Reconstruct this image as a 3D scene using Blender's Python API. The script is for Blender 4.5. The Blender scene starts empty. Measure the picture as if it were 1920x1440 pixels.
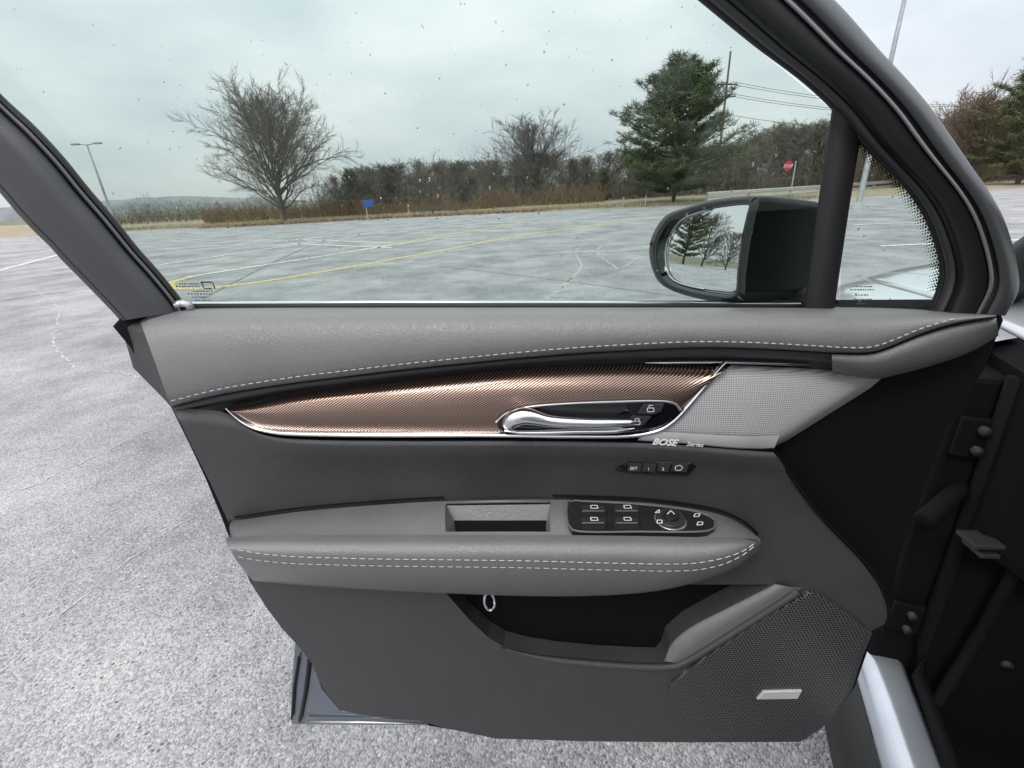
import bpy, bmesh, math, random
import numpy as np
from mathutils import Vector, Matrix, noise
R = math.radians
S = bpy.context.scene
COL = S.collection

# ------------------------------------------------------------------ camera
FPX, PITCH, ROLL, CH = 860.0, 22.5, 3.0, 1.36      # focal in pixels of a 1920 px wide frame
cd = bpy.data.cameras.new('camera'); cam = bpy.data.objects.new('camera', cd); COL.objects.link(cam)
cd.sensor_width = 36; cd.lens = 36 * FPX / 1920; cd.clip_start = 0.02; cd.clip_end = 6000
RM = Matrix.Rotation(math.pi / 2 - R(PITCH), 3, 'X') @ Matrix.Rotation(R(-ROLL), 3, 'Z')
CAMP = Vector((0, 0, CH))
cam.matrix_world = Matrix.Translation(CAMP) @ RM.to_4x4()
S.camera = cam
# ------------------------------------------------------------------ world: overcast sky
SUN_EL, SUN_AZ = 50, 215
w = bpy.data.worlds.new('World'); S.world = w; w.use_nodes = True
nt = w.node_tree; nt.nodes.clear()
def wn(t, **k):
    n = nt.nodes.new(t)
    for a, b in k.items(): setattr(n, a, b)
    return n
out = wn('ShaderNodeOutputWorld'); bg = wn('ShaderNodeBackground')
sky = wn('ShaderNodeTexSky', sky_type='NISHITA', sun_disc=False, sun_elevation=R(SUN_EL), sun_rotation=R(SUN_AZ))
skys = wn('ShaderNodeMix', data_type='RGBA', blend_type='MULTIPLY'); skys.inputs[0].default_value = 1
skys.inputs[7].default_value = (.12, .12, .12, 1)
nt.links.new(sky.outputs[0], skys.inputs[6])
tc = wn('ShaderNodeTexCoord'); sep = wn('ShaderNodeSeparateXYZ'); nt.links.new(tc.outputs['Generated'], sep.inputs[0])
mx0 = wn('ShaderNodeMath', operation='MAXIMUM'); mx0.inputs[1].default_value = 0; nt.links.new(sep.outputs[2], mx0.inputs[0])
lum = wn('ShaderNodeMath', operation='MULTIPLY_ADD'); lum.inputs[1].default_value = 1.2; lum.inputs[2].default_value = .68
nt.links.new(mx0.outputs[0], lum.inputs[0])
mp = wn('ShaderNodeMapping'); mp.inputs['Scale'].default_value = (1, 1, 2.6); nt.links.new(tc.outputs['Generated'], mp.inputs[0])
nz = wn('ShaderNodeTexNoise'); nz.inputs['Scale'].default_value = 2.2; nz.inputs['Detail'].default_value = 5; nz.inputs['Roughness'].default_value = .5
nt.links.new(mp.outputs[0], nz.inputs[0])
rm = wn('ShaderNodeValToRGB'); rm.color_ramp.elements[0].position = .36; rm.color_ramp.elements[0].color = (.73, .79, .86, 1)
rm.color_ramp.elements[1].position = .62; rm.color_ramp.elements[1].color = (1.02, 1.03, 1.05, 1)
nt.links.new(nz.outputs[0], rm.inputs[0])
cl = wn('ShaderNodeMix', data_type='RGBA', blend_type='MULTIPLY'); cl.inputs[0].default_value = 1
nt.links.new(rm.outputs[0], cl.inputs[6]); nt.links.new(lum.outputs[0], cl.inputs[7])
fin = wn('ShaderNodeMix', data_type='RGBA'); fin.inputs[0].default_value = .9
nt.links.new(skys.outputs[2], fin.inputs[6]); nt.links.new(cl.outputs[2], fin.inputs[7])
nt.links.new(fin.outputs[2], bg.inputs[0]); bg.inputs[1].default_value = 1.0
nt.links.new(bg.outputs[0], out.inputs[0])
# ------------------------------------------------------------------ sun (soft, behind cloud)
sd = bpy.data.lights.new('sun', 'SUN'); sd.energy = 1.1; sd.angle = R(16); sd.color = (1, .96, .9)
so = bpy.data.objects.new('sun', sd); COL.objects.link(so)
az = R(SUN_AZ); el = R(SUN_EL)
sdir = Vector((math.sin(az) * math.cos(el), math.cos(az) * math.cos(el), math.sin(el)))
so.rotation_euler = (-sdir).to_track_quat('-Z', 'Y').to_euler(); so.location = (0, 0, 30)
S.view_settings.view_transform = 'Standard'; S.view_settings.look = 'None'
S.view_settings.exposure = 0.3; S.view_settings.gamma = 1
S.render.engine = 'CYCLES'; S.cycles.max_bounces = 8; S.cycles.transparent_max_bounces = 16
S.cycles.caustics_reflective = False; S.cycles.caustics_refractive = False
S.cycles.use_denoising = True

# ------------------------------------------------------------------ helpers
def ray(px, py):
    return RM @ Vector(((px - 960) / FPX, -(py - 720) / FPX, -1))
AL = R(6.0); DD = .52
E3 = Vector((math.sin(AL), math.cos(AL), 0)); E1 = Vector((math.cos(AL), -math.sin(AL), 0)); UP = Vector((0, 0, 1))
def D(px, py, t=0.0):
    """point of the open door: where the sight line meets the plane t metres behind the trim"""
    d = ray(px, py); return CAMP + d * ((DD + t) / d.dot(E3))
def G(px, py, z=0.0):
    d = ray(px, py); return CAMP + d * ((z - CH) / d.z)
def Y(px, py, y):
    d = ray(px, py); return CAMP + d * (y / d.y)
def plane_pt(px, py, P, N):
    d = ray(px, py); return CAMP + d * ((P - CAMP).dot(N) / d.dot(N))

def tag(o, label=None, cat=None, group=None, kind=None):
    if label: o['label'] = label
    if cat: o['category'] = cat
    if group: o['group'] = group
    if kind: o['kind'] = kind
    return o
def link(o, parent=None):
    COL.objects.link(o)
    if parent is not None:
        o.parent = parent; o.matrix_parent_inverse = Matrix.Translation(parent.location).inverted()
    return o
def empty(name, loc):
    o = bpy.data.objects.new(name, None); o.empty_display_size = .2; o.location = loc; COL.objects.link(o); return o
def mesh(name, V, F, mat, parent=None, smooth=True, kind=None):
    me = bpy.data.meshes.new(name); me.from_pydata([tuple(v) for v in V], [], F); me.update()
    if mat: me.materials.append(mat)
    if smooth: me.polygons.foreach_set('use_smooth', [True] * len(me.polygons))
    o = bpy.data.objects.new(name, me); link(o, parent)
    if kind: o['kind'] = kind
    return o
def bmobj(name, bm, mat, parent=None, smooth=False, kind=None):
    me = bpy.data.meshes.new(name); bmesh.ops.recalc_face_normals(bm, faces=bm.faces[:]); bm.to_mesh(me); bm.free()
    if mat: me.materials.append(mat)
    if smooth: me.polygons.foreach_set('use_smooth', [True] * len(me.polygons))
    o = bpy.data.objects.new(name, me); link(o, parent)
    if kind: o['kind'] = kind
    return o
def cr(pts, n, closed=False):
    """Catmull-Rom resampling of a polyline (tuples of any length) to n points, even by length of the first two coordinates"""
    P = np.array(pts, float); m = len(P)
    if m == 2: return [tuple(P[0] + (P[1] - P[0]) * i / (n - 1)) for i in range(n)]
    dense = []
    seg = m if closed else m - 1
    for i in range(seg):
        p1, p2 = P[i % m], P[(i + 1) % m]
        p0 = P[(i - 1) % m] if (closed or i > 0) else 2 * p1 - p2
        p3 = P[(i + 2) % m] if (closed or i + 2 < m) else 2 * p2 - p1
        l1 = max(np.linalg.norm(p2[:2] - p1[:2]), 1e-9)
        m1 = (p2 - p0) * l1 / max(np.linalg.norm(p2[:2] - p1[:2]) + np.linalg.norm(p1[:2] - p0[:2]), 1e-9)
        m2 = (p3 - p1) * l1 / max(np.linalg.norm(p3[:2] - p2[:2]) + np.linalg.norm(p2[:2] - p1[:2]), 1e-9)
        for k in range(12):
            s = k / 12; s2 = s * s; s3 = s2 * s
            dense.append((2*s3-3*s2+1)*p1 + (s3-2*s2+s)*m1 + (-2*s3+3*s2)*p2 + (s3-s2)*m2)
    dense.append(P[0] if closed else P[-1]); dense = np.array(dense)
    L = np.concatenate([[0], np.cumsum(np.linalg.norm(np.diff(dense[:, :2], axis=0), axis=1))])
    t = np.linspace(0, L[-1], n + 1)[:-1] if closed else np.linspace(0, L[-1], n)
    return [tuple(np.interp(x, L, dense[:, c]) for c in range(dense.shape[1])) for x in t]
def fx(pts):
    """y(x) through control points, smooth"""
    q = cr(pts, 200); xs = [a[0] for a in q]; ys = [a[1] for a in q]
    return lambda x: float(np.interp(x, xs, ys))
def loft(name, rows, mat, parent=None, closed=False, smooth=True, caps=False):
    n = len(rows[0]); V = [p for r in rows for p in r]; F = []
    for i in range(len(rows) - 1):
        for j in range(n if closed else n - 1):
            k = (j + 1) % n
            F.append((i*n+j, i*n+k, (i+1)*n+k, (i+1)*n+j))
    if caps: F.append(tuple(range(n - 1, -1, -1))); F.append(tuple((len(rows)-1)*n + j for j in range(n)))
    return mesh(name, V, F, mat, parent, smooth)
def pxrows(rows, n):
    """rows: (list of (px,py), t or list of t) -> world rows"""
    outp = []
    for pts, t in rows:
        if not isinstance(t, (list, tuple)): t = [t] * len(pts)
        q = cr([(a, b, c) for (a, b), c in zip(pts, t)], n)
        outp.append([D(*p) for p in q])
    return outp
def prism(name, pts, vec, mat, parent=None, bevel=0.0, seg=2, smooth=False, holes=()):
    bm = bmesh.new(); vs = [bm.verts.new(p) for p in pts]
    if not holes:
        f = bm.faces.new(vs)
    else:
        es = [bm.edges.new((vs[i], vs[(i+1) % len(vs)])) for i in range(len(vs))]
        for h in holes:
            hv = [bm.verts.new(p) for p in h]
            es += [bm.edges.new((hv[i], hv[(i+1) % len(hv)])) for i in range(len(hv))]
        bmesh.ops.triangle_fill(bm, use_beauty=True, use_dissolve=False, edges=es)
    if bevel:
        fe = [e for e in bm.edges]
    r = bmesh.ops.extrude_face_region(bm, geom=bm.faces[:])
    nv = [g for g in r['geom'] if isinstance(g, bmesh.types.BMVert)]
    bmesh.ops.translate(bm, verts=nv, vec=vec)
    bm.normal_update()
    if bevel:
        fe = [e for e in fe if e.is_valid and not (e.verts[0] in nv and e.verts[1] in nv)]
        fe = [e for e in fe if len(e.link_faces) == 2 and e.link_faces[0].normal.angle(e.link_faces[1].normal, 0) > .5]
        bmesh.ops.bevel(bm, geom=fe, offset=bevel, segments=seg, affect='EDGES', profile=.5)
    return bmobj(name, bm, mat, parent, smooth)
def tube(name, pts, rad, mat, parent=None, sides=8, flat=None, flatdir=None):
    """swept tube; flat = (width radius scale, height radius scale) about flatdir"""
    P = [Vector(p) for p in pts]; n = len(P); V = []; F = []
    for i, p in enumerate(P):
        d = (P[min(i+1, n-1)] - P[max(i-1, 0)]).normalized()
        ref = flatdir if flatdir is not None else (UP if abs(d.z) < .9 else Vector((1, 0, 0)))
        a = d.cross(ref).normalized(); b = a.cross(d).normalized()
        r = rad[i] if isinstance(rad, (list, tuple)) else rad
        sa, sb = flat if flat else (1, 1)
        for k in range(sides):
            an = 2 * math.pi * k / sides
            V.append(p + a * (math.cos(an) * r * sa) + b * (math.sin(an) * r * sb))
    for i in range(n - 1):
        for k in range(sides):
            k2 = (k + 1) % sides
            F.append((i*sides+k, i*sides+k2, (i+1)*sides+k2, (i+1)*sides+k))
    F.append(tuple(range(sides))); F.append(tuple((n-1)*sides + k for k in range(sides)))
    return mesh(name, V, F, mat, parent)
def box(name, c, ax, ay, az_, mat, parent=None, bevel=0.0):
    """box from centre c and half-axis vectors"""
    bm = bmesh.new(); vs = []
    for sx in (-1, 1):
        for sy in (-1, 1):
            for sz in (-1, 1): vs.append(bm.verts.new(c + ax*sx + ay*sy + az_*sz))
    for f in ((0,1,3,2),(4,6,7,5),(0,4,5,1),(2,3,7,6),(0,2,6,4),(1,5,7,3)): bm.faces.new([vs[i] for i in f])
    if bevel: bmesh.ops.bevel(bm, geom=bm.edges[:], offset=bevel, segments=2, affect='EDGES', profile=.5)
    return bmobj(name, bm, mat, parent, smooth=False)
def text(name, body, o, xd, yd, size, mat, parent=None, shear=0.0, align='CENTER', extr=.0004, bold=0.0):
    cu = bpy.data.curves.new(name, 'FONT'); cu.body = body; cu.size = size; cu.align_x = align; cu.shear = shear
    cu.extrude = extr; cu.offset = bold; cu.resolution_u = 3
    tmp = bpy.data.objects.new(name + '_tmp', cu); COL.objects.link(tmp)
    dg = bpy.context.evaluated_depsgraph_get(); me = bpy.data.meshes.new_from_object(tmp.evaluated_get(dg))
    bpy.data.objects.remove(tmp)
    xd = xd.normalized(); zd = xd.cross(yd).normalized(); yd = zd.cross(xd)
    M = Matrix((xd, yd, zd)).transposed().to_4x4(); M.translation = o; me.transform(M)
    me.materials.clear(); me.materials.append(mat); me.name = name
    ob = bpy.data.objects.new(name, me); return link(ob, parent)

# ------------------------------------------------------------------ materials
def new_mat(name):
    m = bpy.data.materials.new(name); m.use_nodes = True; t = m.node_tree
    return m, t, t.nodes['Principled BSDF']
def mat(name, col, rough=.5, metal=0, var=0.0, vscale=8, bump=0.0, bscale=400, spec=.5, coat=0.0, bdist=.001):
    m, t, b = new_mat(name)
    b.inputs['Base Color'].default_value = (*col, 1); b.inputs['Roughness'].default_value = rough
    b.inputs['Metallic'].default_value = metal; b.inputs['Specular IOR Level'].default_value = spec
    b.inputs['Coat Weight'].default_value = coat; b.inputs['Coat Roughness'].default_value = .05
    co = t.nodes.new('ShaderNodeTexCoord')
    if var:
        n = t.nodes.new('ShaderNodeTexNoise'); n.inputs['Scale'].default_value = vscale; n.inputs['Detail'].default_value = 6
        t.links.new(co.outputs['Object'], n.inputs[0])
        r = t.nodes.new('ShaderNodeValToRGB')
        r.color_ramp.elements[0].position = .3; r.color_ramp.elements[1].position = .7
        r.color_ramp.elements[0].color = tuple(c * (1 - var) for c in col) + (1,)
        r.color_ramp.elements[1].color = tuple(min(1, c * (1 + var)) for c in col) + (1,)
        t.links.new(n.outputs[0], r.inputs[0]); t.links.new(r.outputs[0], b.inputs['Base Color'])
    if bump:
        n = t.nodes.new('ShaderNodeTexNoise'); n.inputs['Scale'].default_value = bscale; n.inputs['Detail'].default_value = 3
        t.links.new(co.outputs['Object'], n.inputs[0])
        bu = t.nodes.new('ShaderNodeBump'); bu.inputs['Strength'].default_value = bump; bu.inputs['Distance'].default_value = bdist
        t.links.new(n.outputs[0], bu.inputs['Height']); t.links.new(bu.outputs[0], b.inputs['Normal'])
    return m
def grain(name, col, rough, cell=620, bump=.5, spec=.5, dust=.06):
    """moulded vinyl: pebble grain, faint smudges in the sheen, a little dust"""
    m, t, b = new_mat(name); N = t.nodes.new; L = t.links.new
    co = N('ShaderNodeTexCoord'); b.inputs['Specular IOR Level'].default_value = spec
    v = N('ShaderNodeTexVoronoi'); v.feature = 'DISTANCE_TO_EDGE'; v.inputs['Scale'].default_value = cell; L(co.outputs['Object'], v.inputs[0])
    n2 = N('ShaderNodeTexNoise'); n2.inputs['Scale'].default_value = 240; n2.inputs['Detail'].default_value = 4; L(co.outputs['Object'], n2.inputs[0])
    mn = N('ShaderNodeMath'); mn.operation = 'MINIMUM'; mn.inputs[1].default_value = .25; L(v.outputs['Distance'], mn.inputs[0])
    ad = N('ShaderNodeMath'); ad.operation = 'MULTIPLY_ADD'; ad.inputs[1].default_value = 2.0; L(mn.outputs[0], ad.inputs[0]); L(n2.outputs[0], ad.inputs[2])
    bu = N('ShaderNodeBump'); bu.inputs['Strength'].default_value = bump; bu.inputs['Distance'].default_value = .0006; L(ad.outputs[0], bu.inputs['Height']); L(bu.outputs[0], b.inputs['Normal'])
    n3 = N('ShaderNodeTexNoise'); n3.inputs['Scale'].default_value = 11; n3.inputs['Detail'].default_value = 7; n3.inputs['Roughness'].default_value = .65; L(co.outputs['Object'], n3.inputs[0])
    rr_ = N('ShaderNodeMapRange'); rr_.inputs[1].default_value = .3; rr_.inputs[2].default_value = .7; rr_.inputs[3].default_value = rough - .07; rr_.inputs[4].default_value = rough + .1; L(n3.outputs[0], rr_.inputs[0]); L(rr_.outputs[0], b.inputs['Roughness'])
    r = N('ShaderNodeValToRGB'); e = r.color_ramp.elements; e[0].position = .3; e[0].color = tuple(c * (1 - dust) for c in col) + (1,); e[1].position = .75; e[1].color = tuple(c * (1 + dust * 1.5) for c in col) + (1,)
    L(n3.outputs[0], r.inputs[0])
    sp = N('ShaderNodeTexVoronoi'); sp.inputs['Scale'].default_value = 130; L(co.outputs['Object'], sp.inputs[0])
    lt = N('ShaderNodeMath'); lt.operation = 'LESS_THAN'; lt.inputs[1].default_value = .055; L(sp.outputs['Distance'], lt.inputs[0])
    fm = N('ShaderNodeMath'); fm.operation = 'MULTIPLY'; fm.inputs[1].default_value = .35; L(lt.outputs[0], fm.inputs[0])
    mx = N('ShaderNodeMix'); mx.data_type = 'RGBA'; mx.inputs[7].default_value = (.4, .39, .37, 1); L(fm.outputs[0], mx.inputs[0]); L(r.outputs[0], mx.inputs[6]); L(mx.outputs[2], b.inputs['Base Color'])
    return m
M = {}
M['pad'] = grain('grey_soft_pad', (.182, .174, .174), .35, 480, .6, .75)
M['trim'] = grain('charcoal_trim', (.053, .052, .056), .45, 600, .65, .55, .1)
M['trim_dark'] = grain('dark_trim', (.026, .026, .027), .5, 700, .5, .4)
M['black'] = mat('black_plastic', (.005, .005, .006), .8, spec=.15)
M['rubber'] = mat('black_rubber', (.012, .012, .013), .6, bump=.3, bscale=700)
M['frame'] = mat('frame_grey', (.045, .046, .05), .42, bump=.2, bscale=1800)
M['frame_dark'] = mat('frame_dark', (.009, .010, .010), .42, bump=.2, bscale=1800, spec=.4)
M['flange'] = mat('satin_flange', (.05, .051, .054), .42)
M['frame_light'] = mat('frame_flange', (.13, .13, .135), .45)
M['chrome'] = mat('satin_chrome', (.78, .78, .79), .16, 1.0)
M['silver'] = mat('silver_plastic', (.62, .62, .63), .3, .8)
M['gloss'] = mat('gloss_black', (.006, .006, .008), .08, coat=.5)
M['switch'] = mat('switch_plastic', (.018, .018, .02), .32)
M['key'] = mat('switch_key', (.035, .035, .037), .3)
M['thread'] = mat('pale_thread', (.55, .54, .52), .7)
M['white'] = mat('white_print', (.8, .8, .8), .5)
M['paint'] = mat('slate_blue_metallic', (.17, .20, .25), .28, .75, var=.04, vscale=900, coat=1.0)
M['paint_skylit'] = mat('sky_lightened_paint', (.70, .72, .75), .24, .4, var=.03, vscale=900, coat=1.0)  # car paint lightened: the sky's reflection is put into the colour
M['sill'] = mat('sky_streaked_sill_paint', (.46, .49, .54), .2, .6, var=.12, vscale=9, coat=1.0)  # lightened car paint, mottled to imitate streaky reflections
M['mirror'] = mat('mirror_silver', (.85, .87, .88), .0, 1.0)
M['badge'] = mat('badge_silver', (.62, .62, .63), .35, .2)
M['post'] = mat('galvanised', (.30, .31, .32), .5, .3, var=.15, vscale=6)
M['wood'] = mat('weathered_wood', (.10, .085, .07), .85, var=.25, vscale=10)
M['rail'] = mat('rail_steel', (.55, .56, .57), .4, .6, var=.1, vscale=3)
M['red'] = mat('sign_red', (.45, .02, .02), .4)
M['bluesign'] = mat('sign_blue', (.02, .09, .38), .4)
M['bark'] = mat('bark', (.10, .09, .076), .9, var=.3, vscale=3, bump=.6, bscale=20, bdist=.02)
M['twig'] = mat('twig', (.15, .132, .105), .9, var=.25, vscale=.5)
M['twig_warm'] = mat('twig_warm', (.19, .15, .105), .9, var=.3, vscale=.5)
M['twig_red'] = mat('twig_red', (.22, .145, .085), .9, var=.3, vscale=.6)
M['carpet'] = mat('carpet', (.008, .008, .010), .95, bump=.8, bscale=500, spec=.1)

# glass: tinted sheet, clear to sight and light, with its Fresnel sheen
def glass(name, tint, refl=.6):
    m = bpy.data.materials.new(name); m.use_nodes = True; t = m.node_tree; t.nodes.clear()
    o = t.nodes.new('ShaderNodeOutputMaterial'); mixn = t.nodes.new('ShaderNodeMixShader')
    tr = t.nodes.new('ShaderNodeBsdfTransparent'); tr.inputs[0].default_value = (*tint, 1)
    gl = t.nodes.new('ShaderNodeBsdfGlossy'); gl.inputs['Roughness'].default_value = .0; gl.inputs[0].default_value = (.9, .95, .93, 1)
    fr = t.nodes.new('ShaderNodeFresnel'); fr.inputs[0].default_value = 1.5
    mu = t.nodes.new('ShaderNodeMath'); mu.operation = 'MULTIPLY'; mu.inputs[1].default_value = refl
    ge = t.nodes.new('ShaderNodeNewGeometry'); im = t.nodes.new('ShaderNodeMapRange'); im.inputs[3].default_value = 1.5; im.inputs[4].default_value = 1 / 1.5
    t.links.new(ge.outputs['Backfacing'], im.inputs[0]); t.links.new(im.outputs[0], fr.inputs[0])   # one thin sheet, the same from both sides
    t.links.new(fr.outputs[0], mu.inputs[0]); t.links.new(mu.outputs[0], mixn.inputs[0])
    t.links.new(tr.outputs[0], mixn.inputs[1]); t.links.new(gl.outputs[0], mixn.inputs[2]); t.links.new(mixn.outputs[0], o.inputs[0])
    return m
M['glass'] = glass('green_tint_glass', (.715, .80, .755))
m, t, b = new_mat('water'); b.inputs['Transmission Weight'].default_value = 1; b.inputs['IOR'].default_value = 1.33; b.inputs['Roughness'].default_value = .0
M['water'] = m
# foliage
def leafmat(name, c0, c1):
    m, t, b = new_mat(name); b.inputs['Roughness'].default_value = .7
    co = t.nodes.new('ShaderNodeTexCoord'); n = t.nodes.new('ShaderNodeTexNoise'); n.inputs['Scale'].default_value = 1.4; n.inputs['Detail'].default_value = 8
    r = t.nodes.new('ShaderNodeValToRGB'); r.color_ramp.elements[0].position = .35; r.color_ramp.elements[1].position = .68
    r.color_ramp.elements[0].color = (*c0, 1); r.color_ramp.elements[1].color = (*c1, 1)
    t.links.new(co.outputs['Object'], n.inputs[0]); t.links.new(n.outputs[0], r.inputs[0]); t.links.new(r.outputs[0], b.inputs['Base Color'])
    return m
M['needles'] = leafmat('pine_needles', (.05, .078, .03), (.14, .165, .062))
M['needles2'] = leafmat('cedar_needles', (.06, .075, .03), (.16, .165, .065))
M['hedge'] = leafmat('dull_green_leaves', (.04, .05, .025), (.10, .11, .05))

# asphalt
def asphalt():
    m, t, b = new_mat('worn_asphalt'); N = t.nodes.new; L = t.links.new
    co = N('ShaderNodeTexCoord'); b.inputs['Roughness'].default_value = .75
    v = N('ShaderNodeTexVoronoi'); v.inputs['Scale'].default_value = 150; L(co.outputs['Object'], v.inputs[0])
    rs = N('ShaderNodeValToRGB'); e = rs.color_ramp.elements; e[0].position = 0; e[0].color = (.25, .248, .25, 1); e[1].position = 1; e[1].color = (.53, .52, .52, 1)
    sepc = N('ShaderNodeSeparateColor'); L(v.outputs['Color'], sepc.inputs[0]); L(sepc.outputs[0], rs.inputs[0])
    big = N('ShaderNodeTexNoise'); big.inputs['Scale'].default_value = .8; big.inputs['Detail'].default_value = 12; big.inputs['Roughness'].default_value = .72
    L(co.outputs['Object'], big.inputs[0])
    rb = N('ShaderNodeValToRGB'); e = rb.color_ramp.elements; e[0].position = .38; e[0].color = (.60, .60, .63, 1); e[1].position = .62; e[1].color = (1.14, 1.13, 1.12, 1)
    L(big.outputs[0], rb.inputs[0])
    mul = N('ShaderNodeMix'); mul.data_type = 'RGBA'; mul.blend_type = 'MULTIPLY'; mul.inputs[0].default_value = 1
    L(rs.outputs[0], mul.inputs[6]); L(rb.outputs[0], mul.inputs[7])
    # sealed repairs and long stains
    mp = N('ShaderNodeMapping'); mp.inputs['Rotation'].default_value = (0, 0, .5); mp.inputs['Scale'].default_value = (.25, .7, 1); L(co.outputs['Object'], mp.inputs[0])
    st = N('ShaderNodeTexNoise'); st.inputs['Scale'].default_value = 1; st.inputs['Detail'].default_value = 7; L(mp.outputs[0], st.inputs[0])
    r2 = N('ShaderNodeValToRGB'); e = r2.color_ramp.elements; e[0].position = .36; e[0].color = (.86, .86, .87, 1); e[1].position = .62; e[1].color = (1.04, 1.04, 1.04, 1)
    L(st.outputs[0], r2.inputs[0])
    mul2 = N('ShaderNodeMix'); mul2.data_type = 'RGBA'; mul2.blend_type = 'MULTIPLY'; mul2.inputs[0].default_value = 1
    L(mul.outputs[2], mul2.inputs[6]); L(r2.outputs[0], mul2.inputs[7]); L(mul2.outputs[2], b.inputs['Base Color'])
    v2 = N('ShaderNodeTexVoronoi'); v2.inputs['Scale'].default_value = 62; v2.inputs['Randomness'].default_value = 1; L(co.outputs['Object'], v2.inputs[0])
    sc2 = N('ShaderNodeSeparateColor'); L(v2.outputs['Color'], sc2.inputs[0])
    lt = N('ShaderNodeMath'); lt.operation = 'LESS_THAN'; lt.inputs[1].default_value = .3; L(v2.outputs['Distance'], lt.inputs[0])
    gt = N('ShaderNodeMath'); gt.operation = 'GREATER_THAN'; gt.inputs[1].default_value = .74; L(sc2.outputs[0], gt.inputs[0])
    st2 = N('ShaderNodeMath'); st2.operation = 'MULTIPLY'; L(lt.outputs[0], st2.inputs[0]); L(gt.outputs[0], st2.inputs[1])
    stc = N('ShaderNodeValToRGB'); e = stc.color_ramp.elements; e[0].color = (.14, .14, .145, 1); e[1].color = (.52, .51, .49, 1); stc.color_ramp.interpolation = 'CONSTANT'; e[1].position = .45; L(sc2.outputs[1], stc.inputs[0])
    mst = N('ShaderNodeMix'); mst.data_type = 'RGBA'; L(st2.outputs[0], mst.inputs[0]); L(mul2.outputs[2], mst.inputs[6]); L(stc.outputs[0], mst.inputs[7]); L(mst.outputs[2], b.inputs['Base Color'])
    fin_ = N('ShaderNodeTexNoise'); fin_.inputs['Scale'].default_value = 90; fin_.inputs['Detail'].default_value = 4; L(co.outputs['Object'], fin_.inputs[0])
    ad = N('ShaderNodeMath'); ad.operation = 'MULTIPLY_ADD'; ad.inputs[1].default_value = -1.2; L(v.outputs['Distance'], ad.inputs[0]); L(fin_.outputs[0], ad.inputs[2])
    bu = N('ShaderNodeBump'); bu.inputs['Strength'].default_value = .9; bu.inputs['Distance'].default_value = .006
    L(ad.outputs[0], bu.inputs['Height']); L(bu.outputs[0], b.inputs['Normal'])
    return m
M['asphalt'] = asphalt()
def worn_paint(name, col):
    m, t, b = new_mat(name); N = t.nodes.new; L = t.links.new; b.inputs['Roughness'].default_value = .7
    co = N('ShaderNodeTexCoord'); n = N('ShaderNodeTexNoise'); n.inputs['Scale'].default_value = 14; n.inputs['Detail'].default_value = 8
    L(co.outputs['Object'], n.inputs[0])
    r = N('ShaderNodeValToRGB'); e = r.color_ramp.elements; e[0].position = .42; e[0].color = (.26, .26, .25, 1); e[1].position = .5; e[1].color = (*col, 1)
    L(n.outputs[0], r.inputs[0]); L(r.outputs[0], b.inputs['Base Color']); return m
M['yellow'] = worn_paint('worn_yellow_paint', (.66, .50, .11))
M['whiteline'] = worn_paint('worn_white_paint', (.75, .75, .72))
M['crack'] = mat('pale_crack_fill', (.43, .42, .41), .85, var=.35, vscale=14)
M['tar'] = mat('crack_tar', (.11, .11, .115), .6, var=.2, vscale=5)
M['drygrass'] = mat('dry_grass', (.30, .25, .165), .95, var=.3, vscale=1.2, bump=.6, bscale=12, bdist=.05)
M['field'] = mat('field', (.15, .145, .085), .95, var=.35, vscale=.05)
M['litter'] = mat('leaf_litter', (.26, .14, .08), .95, var=.35, vscale=4, bump=.8, bscale=20, bdist=.03)
M['greengrass'] = mat('spring_grass', (.15, .18, .055), .95, var=.3, vscale=1.5)
M['hill'] = mat('wooded_hill', (.20, .215, .22), .95, var=.2, vscale=.03)  # pale blue-grey puts the haze over distant woods into the colour
M['kerb'] = mat('kerb_concrete', (.42, .41, .39), .85, var=.15, vscale=2)
# ================================================================== SETTING
def sheet(name, pts, z, mt, kind='structure', parent=None, cuts=0, amp=0):
    return mesh(name, [(p[0], p[1], z) for p in pts], [tuple(range(len(pts)))], mt, parent, False, kind if parent is None else None)
sheet('ground', [(-3000, -3000), (3000, -3000), (3000, 3000), (-3000, 3000)], -.004, M['field'])
FAR = [G(-900, 500), G(-300, 463), G(100, 441), G(300, 431), G(450, 425), G(700, 411), G(1000, 397), G(1340, 383), G(1600, 370), G(1900, 353), G(2500, 322), G(3300, 280)]
lot = sheet('parking_lot', [(60, -40), (-90, -40), (-90, FAR[0].y)] + [(p.x, p.y) for p in FAR] + [(90, FAR[-1].y)], .0, M['asphalt'])
# verge of dry grass: a gently uneven strip behind the lot
rows = []
for i, k in enumerate((0, .02, .12, .3, .6, 1)):
    r = []
    for q in cr([(p.x, p.y) for p in FAR], 60):
        n_ = noise.noise(Vector((q[0] * .2, k * 4, 3)))
        r.append(Vector((q[0] * (1 + .5 * k), q[1] + 34 * k, -.02 + (.12 + .1 * n_) * min(1, k * 20) + .5 * k)))
    rows.append(r)
v = loft('verge', rows, M['drygrass']); v['kind'] = 'structure'
def ribbon(name, P, wd, z, mt, parent=None, jit=0, seed=0):
    rnd = random.Random(seed); V = []; F = []
    for i, p in enumerate(P):
        d = Vector(P[min(i+1, len(P)-1)]) - Vector(P[max(i-1, 0)]); d.z = 0; d.normalize(); nrm = Vector((-d.y, d.x, 0))
        w_ = wd * (1 + jit * rnd.uniform(-.8, .8)); c = Vector((p[0], p[1], z)) + nrm * (jit * wd * rnd.uniform(-1, 1))
        V += [c - nrm * w_ / 2, c + nrm * w_ / 2]
        if i: F.append((2*i-2, 2*i, 2*i+1, 2*i-1))
    return mesh(name, V, F, mt, parent, False)
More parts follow.
